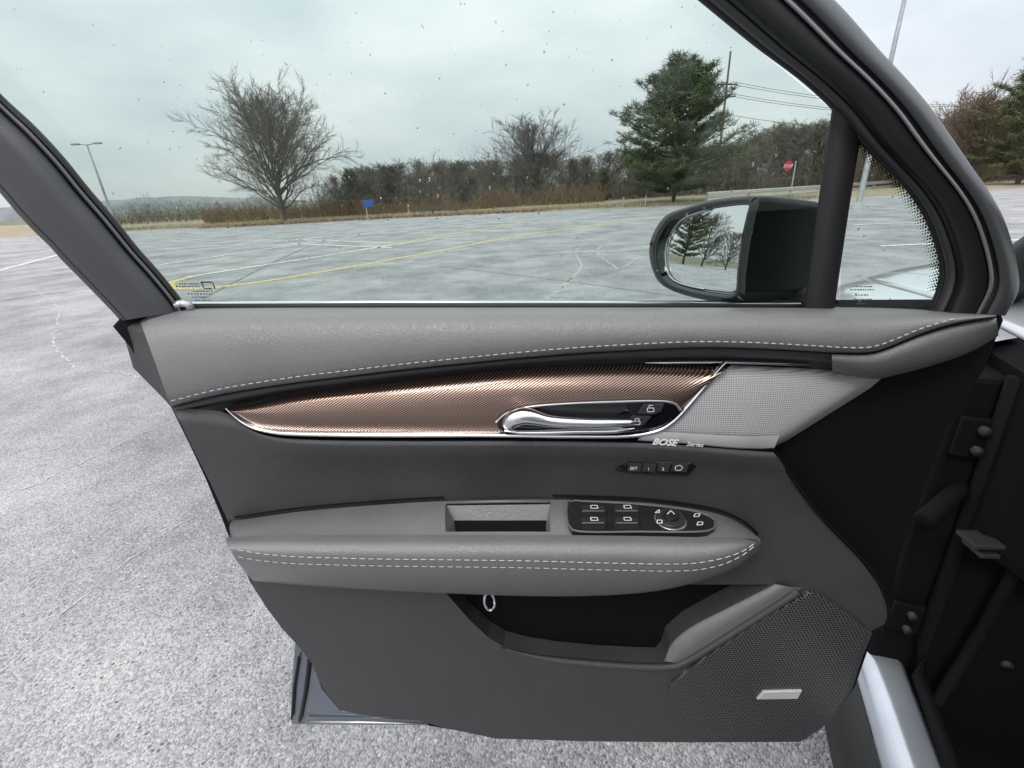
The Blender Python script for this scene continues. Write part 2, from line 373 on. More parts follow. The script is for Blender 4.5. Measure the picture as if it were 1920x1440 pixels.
def gline(name, px, wd, z, mt, n=24, jit=0, seed=0):
    return ribbon(name, [G(*q) for q in cr(px, n)], wd, z, mt, lot, jit, seed)
# painted lines
gline('yellow_line', [(985, 417), (800, 447), (609, 480), (430, 507), (360, 519), (322, 529), (312, 535), (322, 540), (390, 540), (492, 528), (609, 509), (760, 482), (985, 440)], .21, .004, M['yellow'], 110)
gline('yellow_line', [(985, 440), (1200, 412), (1420, 386)], .21, .004, M['yellow'])
for a, b_ in (((440, 462), (1010, 404)), ((300, 497), (700, 437)), ((350, 520), (860, 441)), ((555, 449), (735, 456)), ((543, 457), (735, 465)),
              ((300, 470), (560, 436)), ((1600, 422), (1960, 408)), ((1650, 462), (2000, 446)), ((250, 452), (420, 435)), ((-200, 560), (140, 470))):
    gline('parking_line', [a, b_], .17, .008, M['whiteline'])
# cracks, pale with dust and stone chips
rnd = random.Random(4)
def crack(px, wd, seed, mt='crack', z=.003):
    """a wandering crack: small steps, width that comes and goes"""
    q = cr(px, 260); V = []; F = []
    P = [G(*a) for a in q]
    for i, g in enumerate(P):
        d = P[min(i+1, 259)] - P[max(i-1, 0)]; d.z = 0; d.normalize(); nr = Vector((-d.y, d.x, 0)); sc = (g - P[0]).length
        o_ = .05 * noise.noise(Vector((sc * 6, seed, 0))) + .02 * noise.noise(Vector((sc * 22, seed, 5))) + .006 * noise.noise(Vector((sc * 90, seed, 9)))
        w_ = wd * max(.08, .55 + 1.1 * noise.noise(Vector((sc * 9, seed, 2))) + .6 * noise.noise(Vector((sc * 45, seed, 7))))
        c = Vector((g.x, g.y, z)) + nr * o_ * min(1, wd / .012)
        V += [c - nr * w_ / 2, c + nr * w_ / 2]
        if i: F.append((2*i-2, 2*i, 2*i+1, 2*i-1))
    mesh('crack', V, F, M[mt], lot, False)
crack([(-200, 1010), (0, 940), (150, 868), (300, 800), (420, 750)], .014, 1)
crack([(-300, 720), (-40, 676), (90, 640), (200, 610), (330, 590)], .018, 2)
crack([(-60, 1330), (120, 1150), (300, 1010), (420, 930)], .007, 3)
crack([(60, 540), (110, 580), (100, 640), (140, 690)], .04, 4)
crack([(980, 590), (1060, 535), (1075, 520), (1160, 505), (1200, 480)], .05, 5)
crack([(1050, 540), (1090, 500), (1080, 470), (1150, 440)], .07, 6)
crack([(1160, 505), (1120, 470), (1180, 440), (1260, 420)], .07, 7)
crack([(-100, 505), (60, 500), (120, 490)], .06, 8)
crack([(160, 695), (230, 700), (330, 722)], .03, 9)
crack([(380, 560), (560, 470), (640, 445)], .09, 10, 'tar', .002)
crack([(-100, 585), (30, 560), (140, 545)], .08, 11, 'tar', .002)
crack([(1000, 480), (1200, 470), (1340, 460)], .1, 12, 'tar', .002)
crack([(400, 500), (700, 490), (1000, 520), (1300, 560)], .04, 13, 'tar', .002)
# leaf litter drifted along the far edge of the asphalt
V = []; F = []
for i in range(5000):
    a = rnd.random(); pxx = 380 + 640 * a; p = G(pxx, np.interp(pxx, [300, 450, 700, 1000, 1340], [431, 425, 411, 397, 383]))
    p = p + Vector((rnd.gauss(0, .4), rnd.gauss(.3, .8), .03 + rnd.random() * .08)); s = rnd.uniform(.05, .13); k = len(V)
    d1 = Vector((rnd.gauss(0, 1), rnd.gauss(0, 1), rnd.gauss(0, .4))).normalized() * s; d2 = Vector((rnd.gauss(0, 1), rnd.gauss(0, 1), rnd.gauss(0, .4))).normalized() * s
    V += [p, p + d1, p + d1 + d2, p + d2]; F.append((k, k+1, k+2, k+3))
tag(mesh('leaf_litter', V, F, M['litter'], None, False), 'drift of russet leaf litter along the edge of the asphalt', 'leaves', kind='stuff')
# patch of green grass by the right-hand trees
sheet('grass_patch', [G(1250, 379), G(1440, 371), G(1640, 361), G(1800, 352), G(1800, 338), G(1600, 347), G(1420, 358), G(1280, 366)], .19, M['greengrass'])
# far hills
def hill(name, y, px0, px1, prof, mt):
    V = []; F = []; n = 60
    for i in range(n):
        a = i / (n - 1); px = px0 + (px1 - px0) * a; d = ray(px, 400); s = y / d.y; x = d.x * s
        top = Y(px, np.interp(px, [p[0] for p in prof], [p[1] for p in prof]) + 2.5 * noise.noise(Vector((px * .03, 1, 2))), y).z
        V += [(x, y, -2), (x, y + 8, max(top * .55, 1)), (x * 1.02, y + 40, max(top, 2)), (x * 1.1, y + 160, -2)]
        if i:
            k = 4 * i
            F += [(k-4, k, k+1, k-3), (k-3, k+1, k+2, k-2), (k-2, k+2, k+3, k-1)]
    o = mesh(name, V, F, mt); o['kind'] = 'structure'; return o
hill('hills', 700, -700, 1100, [(-700, 428), (-200, 398), (120, 382), (230, 371), (330, 366), (430, 370), (600, 376), (800, 372), (1100, 360)], M['hill'])

# ------------------------------------------------------------------ trees
class Segs:
    def __init__(s): s.p0 = []; s.p1 = []; s.r0 = []; s.r1 = []
    def add(s, a, b, r0, r1): s.p0.append(tuple(a)); s.p1.append(tuple(b)); s.r0.append(r0); s.r1.append(r1)
    def arrays(s, sides):
        p0 = np.array(s.p0); p1 = np.array(s.p1); n = len(p0); d = p1 - p0; d /= np.maximum(np.linalg.norm(d, axis=1, keepdims=True), 1e-9)
        ref = np.where(np.abs(d[:, 2:3]) < .9, np.array([[0, 0, 1.]]), np.array([[1., 0, 0]]))
        a = np.cross(d, ref); a /= np.linalg.norm(a, axis=1, keepdims=True); b = np.cross(d, a)
        an = np.arange(sides) * 2 * math.pi / sides; c = np.cos(an)[None, :, None]; s_ = np.sin(an)[None, :, None]
        ring = a[:, None] * c + b[:, None] * s_
        v0 = p0[:, None] + ring * np.array(s.r0)[:, None, None]; v1 = p1[:, None] + ring * np.array(s.r1)[:, None, None]
        V = np.concatenate([v0, v1], 1).reshape(-1, 3)
        k = np.arange(sides); k2 = (k + 1) % sides
        f = np.stack([k, k2, k2 + sides, k + sides], 1)
        F = (f[None] + (np.arange(n) * 2 * sides)[:, None, None]).reshape(-1, 4)
        return V, F
def npmesh(name, V, F, mt):
    me = bpy.data.meshes.new(name); me.vertices.add(len(V)); me.vertices.foreach_set('co', np.asarray(V, np.float32).ravel())
    F = np.asarray(F, np.int32); me.loops.add(F.size); me.loops.foreach_set('vertex_index', F.ravel())
    me.polygons.add(len(F)); me.polygons.foreach_set('loop_start', np.arange(len(F), dtype=np.int32) * F.shape[1])
    me.polygons.foreach_set('loop_total', np.full(len(F), F.shape[1], np.int32)); me.update(calc_edges=True); me.materials.append(mt); return me
def bare_tree_meshes(seed, h, half, rmin=.012, nodes=26, per=3, low=.07, nsub=8, ntw=5, cm='twig', tm='bark', wide=.42):
    """leafless tree: tapering leader, limbs inside a rounded envelope of half-width `half`, two orders of twigs"""
    rr = random.Random(seed); big = Segs(); fine = Segs()
    def rv(): return Vector((rr.gauss(0, 1), rr.gauss(0, 1), rr.gauss(0, 1)))
    r = h * .02; ax = [Vector((0, 0, -.2))]
    for i in range(1, 13): ax.append(Vector((h * .012 * math.sin(i * 1.3 + seed), h * .012 * math.cos(i * 1.9 + seed), h * .97 * i / 12)))
    for i in range(12): big.add(ax[i], ax[i+1], r * (1.25 if i == 0 else 1) * (1 - i / 12.5), r * (1 - (i + 1) / 12.5))
    def at(z):
        k = min(11.999, max(0, z / (h * .97) * 12)); i = int(k); return ax[i].lerp(ax[i+1], k - i)
    for nd in range(nodes):
        z = h * (low + (.93 - low) * ((nd + rr.random()) / nodes) ** 1.1); k = z / h
        for c in range(per):
            az = rr.uniform(0, 6.283); elv = R(22 + 52 * k ** .8 + rr.gauss(0, 10))
            env = half * (math.sin(math.pi * min(1, (k * .82 + .16) ** .75)) ** .8) * rr.uniform(.7, 1.02)
            L = min(env / max(.35, math.cos(elv)), (h * 1.0 - z) / max(.12, math.sin(elv)) + .3)
            d = Vector((math.cos(az) * math.cos(elv), math.sin(az) * math.cos(elv), math.sin(elv))); p = at(z); n = nsub; rb = r * .42 * (1 - k * .75) * (L / half) ** .6
            for s_ in range(n):
                d = (d + rv() * .13 + UP * (.10 if s_ < 3 else -.03)).normalized(); q = p + d * (L / n); ra = max(rmin, rb * (1 - .85 * s_ / n)); rc = max(rmin * .8, rb * (1 - .85 * (s_ + 1) / n))
                big.add(p, q, ra, rc)
                if s_ >= (1 if L > .6 * half else 3):
                    for e in range(3 if L > .6 * half else 2):
                        sd_ = d.cross(rv()).normalized(); an = rr.uniform(.45, .95); d2 = (d * math.cos(an) + sd_ * math.sin(an) + UP * .12).normalized(); L2 = L * wide * (1 - .55 * s_ / n) * rr.uniform(.6, 1.1); p2 = q
                        for t_ in range(3):
                            d2 = (d2 + rv() * .2 + UP * .03).normalized(); q2 = p2 + d2 * L2 / 3; fine.add(p2, q2, rmin * (1.3 - .3 * t_), rmin * (1.0 - .3 * t_))
                            for u_ in range(ntw // 2 + (t_ > 0)):
                                d3 = (d2 + rv() * .5 + UP * .1).normalized(); fine.add(p2.lerp(q2, rr.random()), q2 + d3 * L2 * rr.uniform(.2, .42), rmin * .7, rmin * .35)
                            p2 = q2
                p = q
    Vb, Fb = big.arrays(5); Vf, Ff = fine.arrays(3)
    kz = h / np.percentile(Vf[:, 2], 99.95); kx = half / np.percentile(np.hypot(Vf[:, 0], Vf[:, 1]), 99.4)
    for A_ in (Vb, Vf): A_[:, 2] *= kz; A_[:, :2] *= kx
    return npmesh('trunk', Vb, Fb, M[tm]), npmesh('crown', Vf, Ff, M[cm])
def put_tree(name, meshes, loc, label, group=None, sc=1.0, rz=0, sx=1.0):
    root = empty(name, loc); root.scale = (sc * sx, sc * sx, sc); root.rotation_euler.z = rz
    for n_, me in zip(('trunk', 'crown'), meshes):
        o = bpy.data.objects.new(n_, me); COL.objects.link(o); o.parent = root
    return tag(root, label, 'tree', group)
def ztop(px, py, base):
    return Y(px, py, base.y).z - base.z
# the big spreading bare tree at left
b0 = G(535, 418); put_tree('bare_tree', bare_tree_meshes(11, ztop(535, 134, b0), 132 / FPX * b0.y, .011, 32, 3, .11, 8, 8, wide=.36), b0, 'large leafless tree with a broad rounded crown standing alone at left')
b1 = G(1003, 386); put_tree('bare_tree', bare_tree_meshes(5, ztop(1003, 205, b1), 96 / FPX * b1.y, .012, 24, 3, .22, 7, 6, wide=.36), b1, 'mid-sized leafless tree rising above the thicket left of the tall pine')
# pine
def pine_meshes(seed, h, rad, mt='needles', conical=.55, dens=1.0, crown0=.12):
    rr = random.Random(seed); wood = Segs(); V = []; F = []
    for i in range(8): wood.add(Vector((0, 0, h*i/8 - (.2 if i == 0 else 0))), Vector((.05*math.sin(i+1), 0, h*(i+1)/8)) if i < 7 else Vector((0, 0, h)), h*.016*(1-i/8.2), h*.016*(1-(i+1)/8.2))
    nb = int(84 * dens)
    for i in range(nb):
        z = h * (crown0 + (.985 - crown0) * (i / nb) ** .95); k = (z / h - crown0) / (1 - crown0); az = i * 2.399 + rr.gauss(0, .3)
        prof = min(1, (1 - k) ** conical * 1.2) * (.62 + .38 * min(1, k * 4))
        L = rad * prof * (.78 + .55 * noise.noise(Vector((math.cos(az) * 1.3, math.sin(az) * 1.3, z * .55 + seed)))) * rr.uniform(.75, 1.15) + .25
        d = Vector((math.cos(az), math.sin(az), rr.uniform(-.12, .22) + .75 * k)).normalized(); p = Vector((0, 0, z)); n = 6
        for s in range(n):
            q = p + d * (L / n); d = (d + Vector((rr.gauss(0, .12), rr.gauss(0, .12), .07))).normalized()
            wood.add(p, q, .05 * (1 - s/n) + .014, .05 * (1-(s+1)/n) + .012)
            if s >= 2 or L < 1.2:
                side = d.cross(UP).normalized()
                for t_ in range(rr.choice((3, 4, 5))):
                    c = p.lerp(q, rr.random()) + side * rr.gauss(0, .13 * L) + UP * rr.gauss(.06, .07)
                    if (c - q).length > .25: wood.add(p, c, .014, .008)
                    for b_ in range(26):
                        dv = Vector((rr.gauss(0, 1), rr.gauss(0, 1), rr.gauss(.55, .6))).normalized() * rr.uniform(.14, .34) * (rad / 4)
                        sd_ = dv.cross(Vector((rr.gauss(0, 1), rr.gauss(0, 1), rr.gauss(0, 1)))).normalized() * rr.uniform(.012, .026)
                        o_ = c + d * rr.gauss(0, .12) + side * rr.gauss(0, .12); j = len(V); V += [o_ - sd_, o_ + sd_, o_ + dv + sd_ * .4, o_ + dv - sd_ * .4]; F.append((j, j+1, j+2, j+3))
            p = q
    Vw, Fw = wood.arrays(5); V = np.array([tuple(v) for v in V])
    kz = h / np.percentile(V[:, 2], 99.95); kx = rad / np.percentile(np.hypot(V[:, 0], V[:, 1]), 99.3)
    for A_ in (Vw, V): A_[:, 2] *= kz; A_[:, :2] *= kx
    return npmesh('trunk', Vw, Fw, M['bark']), npmesh('crown', V, np.array(F), M[mt])
b2 = G(1262, 383); h2 = ztop(1290, 104, b2)
put_tree('pine_tree', pine_meshes(3, h2, 136 / FPX * b2.y, conical=.62, dens=1.6, crown0=.1), b2, 'tall dark green pine towering over the thicket, seen above the door mirror')
b3 = Vector((-65, 31.8, 0)); put_tree('pine_tree', pine_meshes(8, 9.5, 3.0), b3, 'pine tree reflected in the door mirror glass', rz=1)
b4 = Y(1905, 350, 38); b4.z = 0; put_tree('conifer', pine_meshes(21, ztop(1915, 60, b4), 4.2, 'needles2', .8, 1.3, .06), b4, 'olive conifer at the right edge beyond the door frame')
b5 = Y(1800, 350, 44); b5.z = 0; put_tree('bare_tree', bare_tree_meshes(23, ztop(1790, 150, b5), 4.0, .02, 22, 3, .15, 7, 4, 'twig_warm'), b5, 'tan leafless tree beyond the door frame, left of the olive conifer')
# treeline
kinds = [bare_tree_meshes(31 + i, 10, 3.2 + .4 * i, .02, 20, 2, .06, 6, 6, ('twig', 'twig_warm', 'twig', 'twig')[i], wide=.5) for i in range(4)]
rr = random.Random(9)
tops = ([640, 690, 750, 820, 880, 940, 1040, 1090, 1150, 1200, 1330, 1390, 1430, 1470, 1510, 1550, 1600, 1650, 1700, 1760, 1850, 1890],
        [322, 300, 292, 284, 296, 280, 276, 282, 276, 268, 262, 236, 222, 218, 210, 206, 226, 236, 232, 190, 176, 166])
def zone(px):
    for lim, lb in ((900, 'grey bare tree in the thicket left of the mid-sized leafless tree'), (1110, 'grey bare tree in the thicket behind the mid-sized leafless tree'), (1330, 'grey bare tree in the thicket behind the tall pine'),
                    (1560, 'grey bare tree in the thicket right of the tall pine, by the stop sign'), (1720, 'grey bare tree of the thicket seen through the quarter glass'), (3000, 'grey bare tree of the thicket beyond the door frame at right')):
        if px < lim: return lb
for row, (n_, y0, y1, dmin, dmax) in enumerate(((34, 51, 60, 0, 16), (34, 62, 74, 2, 30))):
    for i in range(n_):
        px = 640 + 1260 * (i + rr.uniform(-.3, .3)) / (n_ - 1); p = Y(px, 400, rr.uniform(y0, y1)); p.z = .3
        hh = ztop(px, np.interp(px, *tops) + rr.uniform(dmin, dmax), p)
        put_tree('thicket_tree', kinds[(i * (1 + 2 * row)) % 4], p, zone(px), zone(px).replace('grey bare tree', 'grey bare trees'), hh / 10, rr.uniform(0, 6), rr.uniform(1.3, 1.9))
# trees seen only in the mirror, left of the frame
for i, a in enumerate((-60, -57.5, -66, -68.5)):
    p = Vector((76 * math.sin(R(a)), 76 * math.cos(R(a)), 0))
    put_tree('bare_tree', kinds[i], p, 'bare tree reflected in the door mirror beside the pine', 'bare trees reflected in the door mirror', rr.uniform(.6, .8), i)
# small dark evergreens in the thicket
ev = pine_meshes(44, 6, 2.2, 'needles', .7, .8, .03)
for px, py, yy, nm in ((668, 316, 50, 'low dark evergreen at the left end of the thicket'), (742, 312, 53, 'low dark evergreen in the thicket behind the wooden barrier'),
                       (1130, 318, 50, 'low dark evergreen just left of the tall pine'), (1395, 300, 54, 'low dark evergreen just right of the tall pine')):
    p = Y(px, 400, yy); p.z = .1; put_tree('evergreen', ev, p, nm, sc=ztop(px, py, p) / 6, rz=px)
# brush: dense undergrowth at the foot of the trees
def brush(name, n, fpx, fy, hmin, hmax, mt, label, seed):
    rr = random.Random(seed); sg = Segs()
    for i in range(n):
        px = fpx(rr); yy = fy(rr); p = Y(px, 400, yy); p.z = .05; hh = rr.uniform(hmin, hmax) * (.6 + .6 * noise.noise(Vector((px * .02, yy * .1, 0))) + .3)
        d = Vector((rr.gauss(0, .35), rr.gauss(0, .35), 1)).normalized()
        for s in range(3):
            q = p + d * hh / 3; sg.add(p, q, .022 * (1 - s/3.3), .022 * (1-(s+1)/3.3)); d = (d + Vector((rr.gauss(0, .25), rr.gauss(0, .25), 0))).normalized()
            for t_ in range(2):
                e = (d + Vector((rr.gauss(0, .7), rr.gauss(0, .7), rr.gauss(.2, .3)))).normalized()
                sg.add(q, q + e * hh * .22, .014, .006)
            p = q
    Vv, Ff = sg.arrays(3); me = npmesh(name, Vv, Ff, M[mt]); o = bpy.data.objects.new(name, me); COL.objects.link(o)
    return tag(o, label, 'undergrowth', kind='stuff')
brush('undergrowth', 5200, lambda r: r.uniform(600, 1700), lambda r: r.uniform(48, 60), 1.2, 4.6, 'twig', 'grey brown undergrowth filling the foot of the thicket', 1)
brush('reed_bed', 2600, lambda r: r.uniform(380, 1130), lambda r: r.gauss(47, 1.2), .6, 1.7, 'twig_red', 'rust coloured dry stalks along the back of the verge', 2)
brush('scrub', 1800, lambda r: r.uniform(60, 640), lambda r: r.uniform(52, 64), .8, 2.6, 'twig', 'low grey scrub behind the large bare tree', 3)
brush('scrub_right', 2600, lambda r: r.uniform(1560, 1990), lambda r: r.uniform(44, 56), 1.5, 5.5, 'twig_warm', 'tan brush below the conifer at the right edge', 4).name = 'tan_brush'
# grass blades on the verge
V = []; F = []; rr = random.Random(6)
for i in range(14000):
    px = rr.uniform(150, 1560); f0 = np.interp(px, [100, 300, 450, 700, 1000, 1340, 1600], [441, 431, 425, 411, 397, 383, 370]); p = G(px, f0)
    p = p + Vector((rr.gauss(0, .5), abs(rr.gauss(.2, 4)), 0)); p.z = .06; hh = rr.uniform(.08, .3); d = Vector((rr.gauss(0, .35), rr.gauss(0, .35), 1)) * hh; s = Vector((rr.gauss(0, 1), rr.gauss(0, .3), 0)).normalized() * .02
    k = len(V); V += [p - s, p + s, p + d]; F.append((k, k+1, k+2))
me = npmesh('grass_blades', np.array([tuple(v) for v in V]), np.array(F), M['drygrass']); o = bpy.data.objects.new('grass_blades', me); COL.objects.link(o)
tag(o, 'short dry grass along the verge', 'grass', kind='stuff')

# ------------------------------------------------------------------ street furniture
# guard rail: galvanised beam on posts
P = [G(*q) for q in cr([(1325, 386), (1450, 376), (1560, 367), (1700, 354), (1930, 333), (2300, 304)], 26)]
gr = empty('guard_rail', P[0]); tag(gr, 'pale steel guard rail running along the road behind the door mirror', 'guard rail')
for zc, zz in ((.62, .10), (.26, .06)):
    rowsA = []
    for off, z in ((0, -1), (-.04, -.5), (0, 0), (-.04, .5), (0, 1)):
        rowsA.append([p + Vector((0, off, zc + z * zz * 1.2 + .1)) for p in P])
    loft('beam', rowsA, M['rail'], gr)
for p in P[::2]: box('post', p + Vector((0, .08, .4)), Vector((.06, 0, 0)), Vector((0, .05, 0)), Vector((0, 0, .45)), M['post'], gr)
# low wooden barrier on the verge
p0, p1 = G(768, 406), G(856, 402); wb = empty('wooden_barrier', (p0 + p1) / 2); tag(wb, 'low weathered plank barrier on the verge, its one end post pale', 'barrier')
d = (p1 - p0); box('plank', (p0 + p1) / 2 + Vector((0, 0, .62)), d / 2, Vector((0, .04, 0)), Vector((0, 0, .16)), M['wood'], wb)
for k in (0, .5, 1): box('post', p0 + d * k + Vector((0, .06, .4)), Vector((.07, 0, 0)), Vector((0, .07, 0)), Vector((0, 0, .42 if k else .56)), M['wood'] if k else M['kerb'], wb)
# short marker posts
for px, py, lb in ((1168, 390, 'short grey marker post on the verge below the tall pine'), (1210, 388, 'thin marker post on the verge right of the short grey one')):
    p = G(px, py); mpst = empty('marker_post', p); tag(mpst, lb, 'post')
    tube('shaft', [p, p + UP * .7], .045, M['post'], mpst); tube('cap', [p + UP * .7, p + UP * .74], .06, M['post'], mpst)
# stop sign
p = Y(1476, 400, 36); p.z = 0; c = Y(1478, 311, 35.95); ss = empty('stop_sign', p); tag(ss, 'red octagonal stop sign on a post in front of the bare thicket', 'sign')
tube('post', [p, Vector((p.x, p.y, c.z + .3))], .04, M['post'], ss)
oc = [c + Vector((math.cos(R(22.5 + 45*k)) * .36, 0, math.sin(R(22.5 + 45*k)) * .36)) for k in range(8)]
prism('plate', oc, Vector((0, .01, 0)), M['red'], ss); text('lettering', 'STOP', c + Vector((0, -.012, -.10)), Vector((1, 0, 0)), UP, .28, M['white'], ss)
# small blue sign
p = Y(690, 412, 38); p.z = 0; c = Y(690, 381, 37.95); bs = empty('blue_sign', p); tag(bs, 'small blue sign plate on a short post at the lot edge', 'sign')
tube('post', [p, Vector((p.x, p.y, c.z + .2))], .03, M['post'], bs)
prism('plate', [c + Vector((a, 0, b_)) for a, b_ in ((-.4, -.24), (.4, -.24), (.4, .24), (-.4, .24))], Vector((0, .01, 0)), M['bluesign'], bs, bevel=.0)
# lamp posts
def lamp(px, pytop, yy, rad, label, arm=(1.2, 0)):
    top = Y(px, pytop, yy); p = Vector((top.x, top.y, 0)); e = empty('lamp_post', p); tag(e, label, 'lamp post')
    tube('shaft', [p, p + UP * top.z * .5, top], [rad * 1.25, rad, rad * .7], M['post'], e, 10)
    tube('base', [p, p + UP * .4], rad * 2, M['kerb'], e, 12)
    if arm:
        for sgn in (-1, 1):
            a = top + Vector((arm[0] * sgn, arm[1] * sgn, .1)); tube('arm', [top, a], .04, M['post'], e, 6)
            box('lamp_head', a + Vector((.25 * sgn, 0, 0)), Vector((.3, 0, 0)), Vector((0, .14, 0)), Vector((0, 0, .06)), M['post'], e, .02)
lamp(163, 272, 44, .09, 'slim grey lamp post seen past the rear window frame', (.7, 0))
lamp(1716, -90, 19, .085, 'thick grey lamp post rising beyond the door frame at upper right', (1.2, .3))
# utility pole and wires
top = Y(1370, 96, 62); p = Vector((top.x, top.y, 0)); up_ = empty('utility_pole', p); tag(up_, 'wooden utility pole with crossarm behind the tall pine', 'utility pole')
tube('shaft', [p, top], [.18, .11], M['wood'], up_)
arms = []
for dz in (3.2, 4.4):
    c = top - UP * dz; box('crossarm', c, Vector((1.3, .3, 0)), Vector((0, .06, 0)), Vector((0, 0, .07)), M['wood'], up_)
    for k in (-1, -.45, .45, 1):
        a = c + Vector((1.2 * k, .28 * k, .1)); tube('insulator', [a, a + UP * .18], .06, M['rail'], up_, 6); arms.append(a + UP * .18)
for i, a in enumerate(arms[::2] + [top - UP * 6.2]):
    b_ = a + Vector((60, 6, -2 + .3 * i)); wpts = [a.lerp(b_, s / 14) - UP * (2.4 * 4 * (s / 14) * (1 - s / 14)) for s in range(15)]
    wo = tube('power_line', wpts, .022, M['rubber'], None, 4); tag(wo, 'thin power line running right from the utility pole', 'wire', 'power lines')
# ================================================================== THE CAR (body seen at the right and through the quarter glass)
CF = Vector((.40, .917, 0)).normalized(); CL = Vector((-CF.y, CF.x, 0)); C0 = Vector((.705, .63, 0))
def B(s, l, z): return C0 + CF * s + CL * l + UP * z          # car frame: s forward, l outward, z up
car = empty('car', B(.6, -.5, 0)); tag(car, 'grey metallic car body beside the open door, sill and front wing showing', 'car')
# front wing (fender): side, shoulder
prof = [(.015, .42), (.03, .66), (.05, .86), (.052, .97), (.03, 1.045), (-.02, 1.09), (-.075, 1.108)]
def wing_rows(prof):
    rows = []
    for s in np.linspace(.10, 1.35, 22):
        drop = -.10 * max(0, s - .3) ** 1.5; bul = .03 * math.sin(min(1, max(0, (s - .3) / .8)) * math.pi)
        rows.append([B(s, l + bul - .10 * max(0, s - .7) ** 2, z + drop * (z / 1.0) + .015 * bul) for l, z in prof])
    return rows
loft('front_wing', wing_rows(prof), M['paint_skylit'], car)
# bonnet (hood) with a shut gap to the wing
loft('bonnet', wing_rows([(-.085, 1.10), (-.083, 1.111), (-.10, 1.12), (-.16, 1.145), (-.28, 1.175), (-.45, 1.195), (-.8, 1.205)]), M['paint_skylit'], car)
loft('shut_gap', wing_rows([(-.07, 1.098), (-.08, 1.06), (-.09, 1.098)]), M['black'], car)
# scuttle at the foot of the windscreen
loft('scuttle', [[B(s, l, z) for l in (-.04, -.3, -.9)] for s, z in ((.12, 1.03), (.16, 1.07), (.30, 1.075))], M['black'], car)
# hinge pillar: dark jamb facing the door opening
prism('hinge_pillar', [B(.03, .0, z) for z in (.40, 1.06)] + [B(.03, -.62, 1.06), B(.03, -.62, .18), B(.03, -.06, .18), B(.03, -.03, .40)], CF * .3, M['black'], car, .01)
prism('dashboard_end', [B(-.03, -.06, .78), B(-.03, -.05, 1.08), B(-.03, -.12, 1.13), B(-.03, -.9, 1.13), B(-.03, -.9, .62), B(-.03, -.3, .62)], CF * .2, M['black'], car, .02)
loft('foot_well', [[B(s, l, z) for l, z in ((-.055, .42), (-.075, .40), (-.10, .24), (-.8, .22))] for s in (-1.0, -.4, .02)], M['carpet'], car)
# sill: painted step, inner seal, outer cladding
sec = [(-.062, .395), (-.06, .43), (-.048, .438), (-.02, .436), (.0, .43), (.018, .415), (.022, .40)]
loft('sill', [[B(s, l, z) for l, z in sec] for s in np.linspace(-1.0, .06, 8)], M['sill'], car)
loft('sill_cladding', [[B(s, l, z) for l, z in ((.023, .40), (.045, .385), (.06, .35), (.06, .27), (.0, .22))] for s in np.linspace(-1.0, .10, 6)], M['rubber'], car)
tube('door_seal', [B(-1.0, -.062, .45), B(-.2, -.062, .45), B(-.02, -.064, .46), B(.012, -.066, .52), B(.014, -.06, .8), B(.014, -.05, 1.07)], .012, M['black'], car, 8)  # seals and boot blacker than other rubber: jamb shade put into the colour
tube('jamb_seal', [B(-.01, -.11, .40), B(.0, -.13, .6), B(.0, -.14, .9), B(.0, -.12, 1.06)], .010, M['black'], car, 8)
tube('wiring_boot', [B(.04 - .1 * k / 24, -.05 + .08 * k / 24, .86 - .02 * k / 24) for k in range(25)], [.012 + .003 * (k % 2) for k in range(25)], M['black'], car, 10)
hs = D(1838, 1012, .13)
box('check_strap', hs, E1 * .022, UP * .004, E3 * .02, M['trim_dark'], car, .002)
box('hinge', hs - UP * .018 + E1 * .006, E1 * .014, UP * .004, E3 * .02, M['trim_dark'], car, .002)
for z in (.56, .96):
    box('hinge_plate', B(.022, -.035, z), CL * .028, UP * .035, CF * .006, M['black'], car, .003)
    for dz in (-.018, .018): tube('hinge_bolt', [B(.014, -.035, z + dz), B(.004, -.035, z + dz)], .008, M['trim_dark'], car, 6)
for z in (.5, .68, .8): tube('trim_clip', [B(.028, -.2, z), B(.022, -.2, z)], .009, M['trim_dark'], car, 10)
# rear door, centre pillar and rear side window, unseen, added to block light from behind
side_prof = [(.0, .30), (.02, .42), (.045, .62), (.05, .85), (.03, 1.05), (.0, 1.16)]
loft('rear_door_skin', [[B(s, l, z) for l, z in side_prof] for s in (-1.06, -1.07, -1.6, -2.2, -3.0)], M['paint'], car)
loft('centre_pillar', [[B(s, l, z) for s, l in ((-1.02, -.16), (-1.03, -.02), (-1.06, .0), (-1.2, .0))] for z in (.32, .8, 1.16)], M['frame_dark'], car)
loft('rear_side_window', [[B(s, -.01, 1.16), B(s, -.09, 1.4), B(s, -.17, 1.62)] for s in (-1.1, -2.0, -2.9)], M['gloss'], car)
# cabin: roof, screen pillar, floor and far side, unseen, added to shade the footwell
loft('roof', [[B(s, l, z) for l, z in ((-.16, 1.60), (-.2, 1.655), (-.5, 1.70), (-1.3, 1.70), (-1.7, 1.62))] for s in (-.42, -.7, -1.6, -2.2)], M['paint'], car)
tube('screen_pillar', [B(.42, -.10, 1.06), B(.1, -.13, 1.3), B(-.22, -.15, 1.5), B(-.5, -.17, 1.63), B(-1.2, -.18, 1.66)], .045, M['frame_dark'], car, 10)
loft('windscreen', [[B(.40, l, 1.08), B(-.42, l * .9 - .1, 1.66)] for l in (-.14, -.6, -1.2, -1.6)], M['glass'], car)
loft('far_side', [[B(s, -1.72, z) for s in (.2, -.6, -2.2)] for z in (.3, .9, 1.6)], M['trim_dark'], car)
prism('seat', [B(-.75, -.35, .35), B(-.72, -.35, .62), B(-1.2, -.35, .66), B(-1.42, -.35, 1.25), B(-1.55, -.35, 1.2), B(-1.4, -.35, .35)], CL * -.5, M['trim_dark'], car, .03)

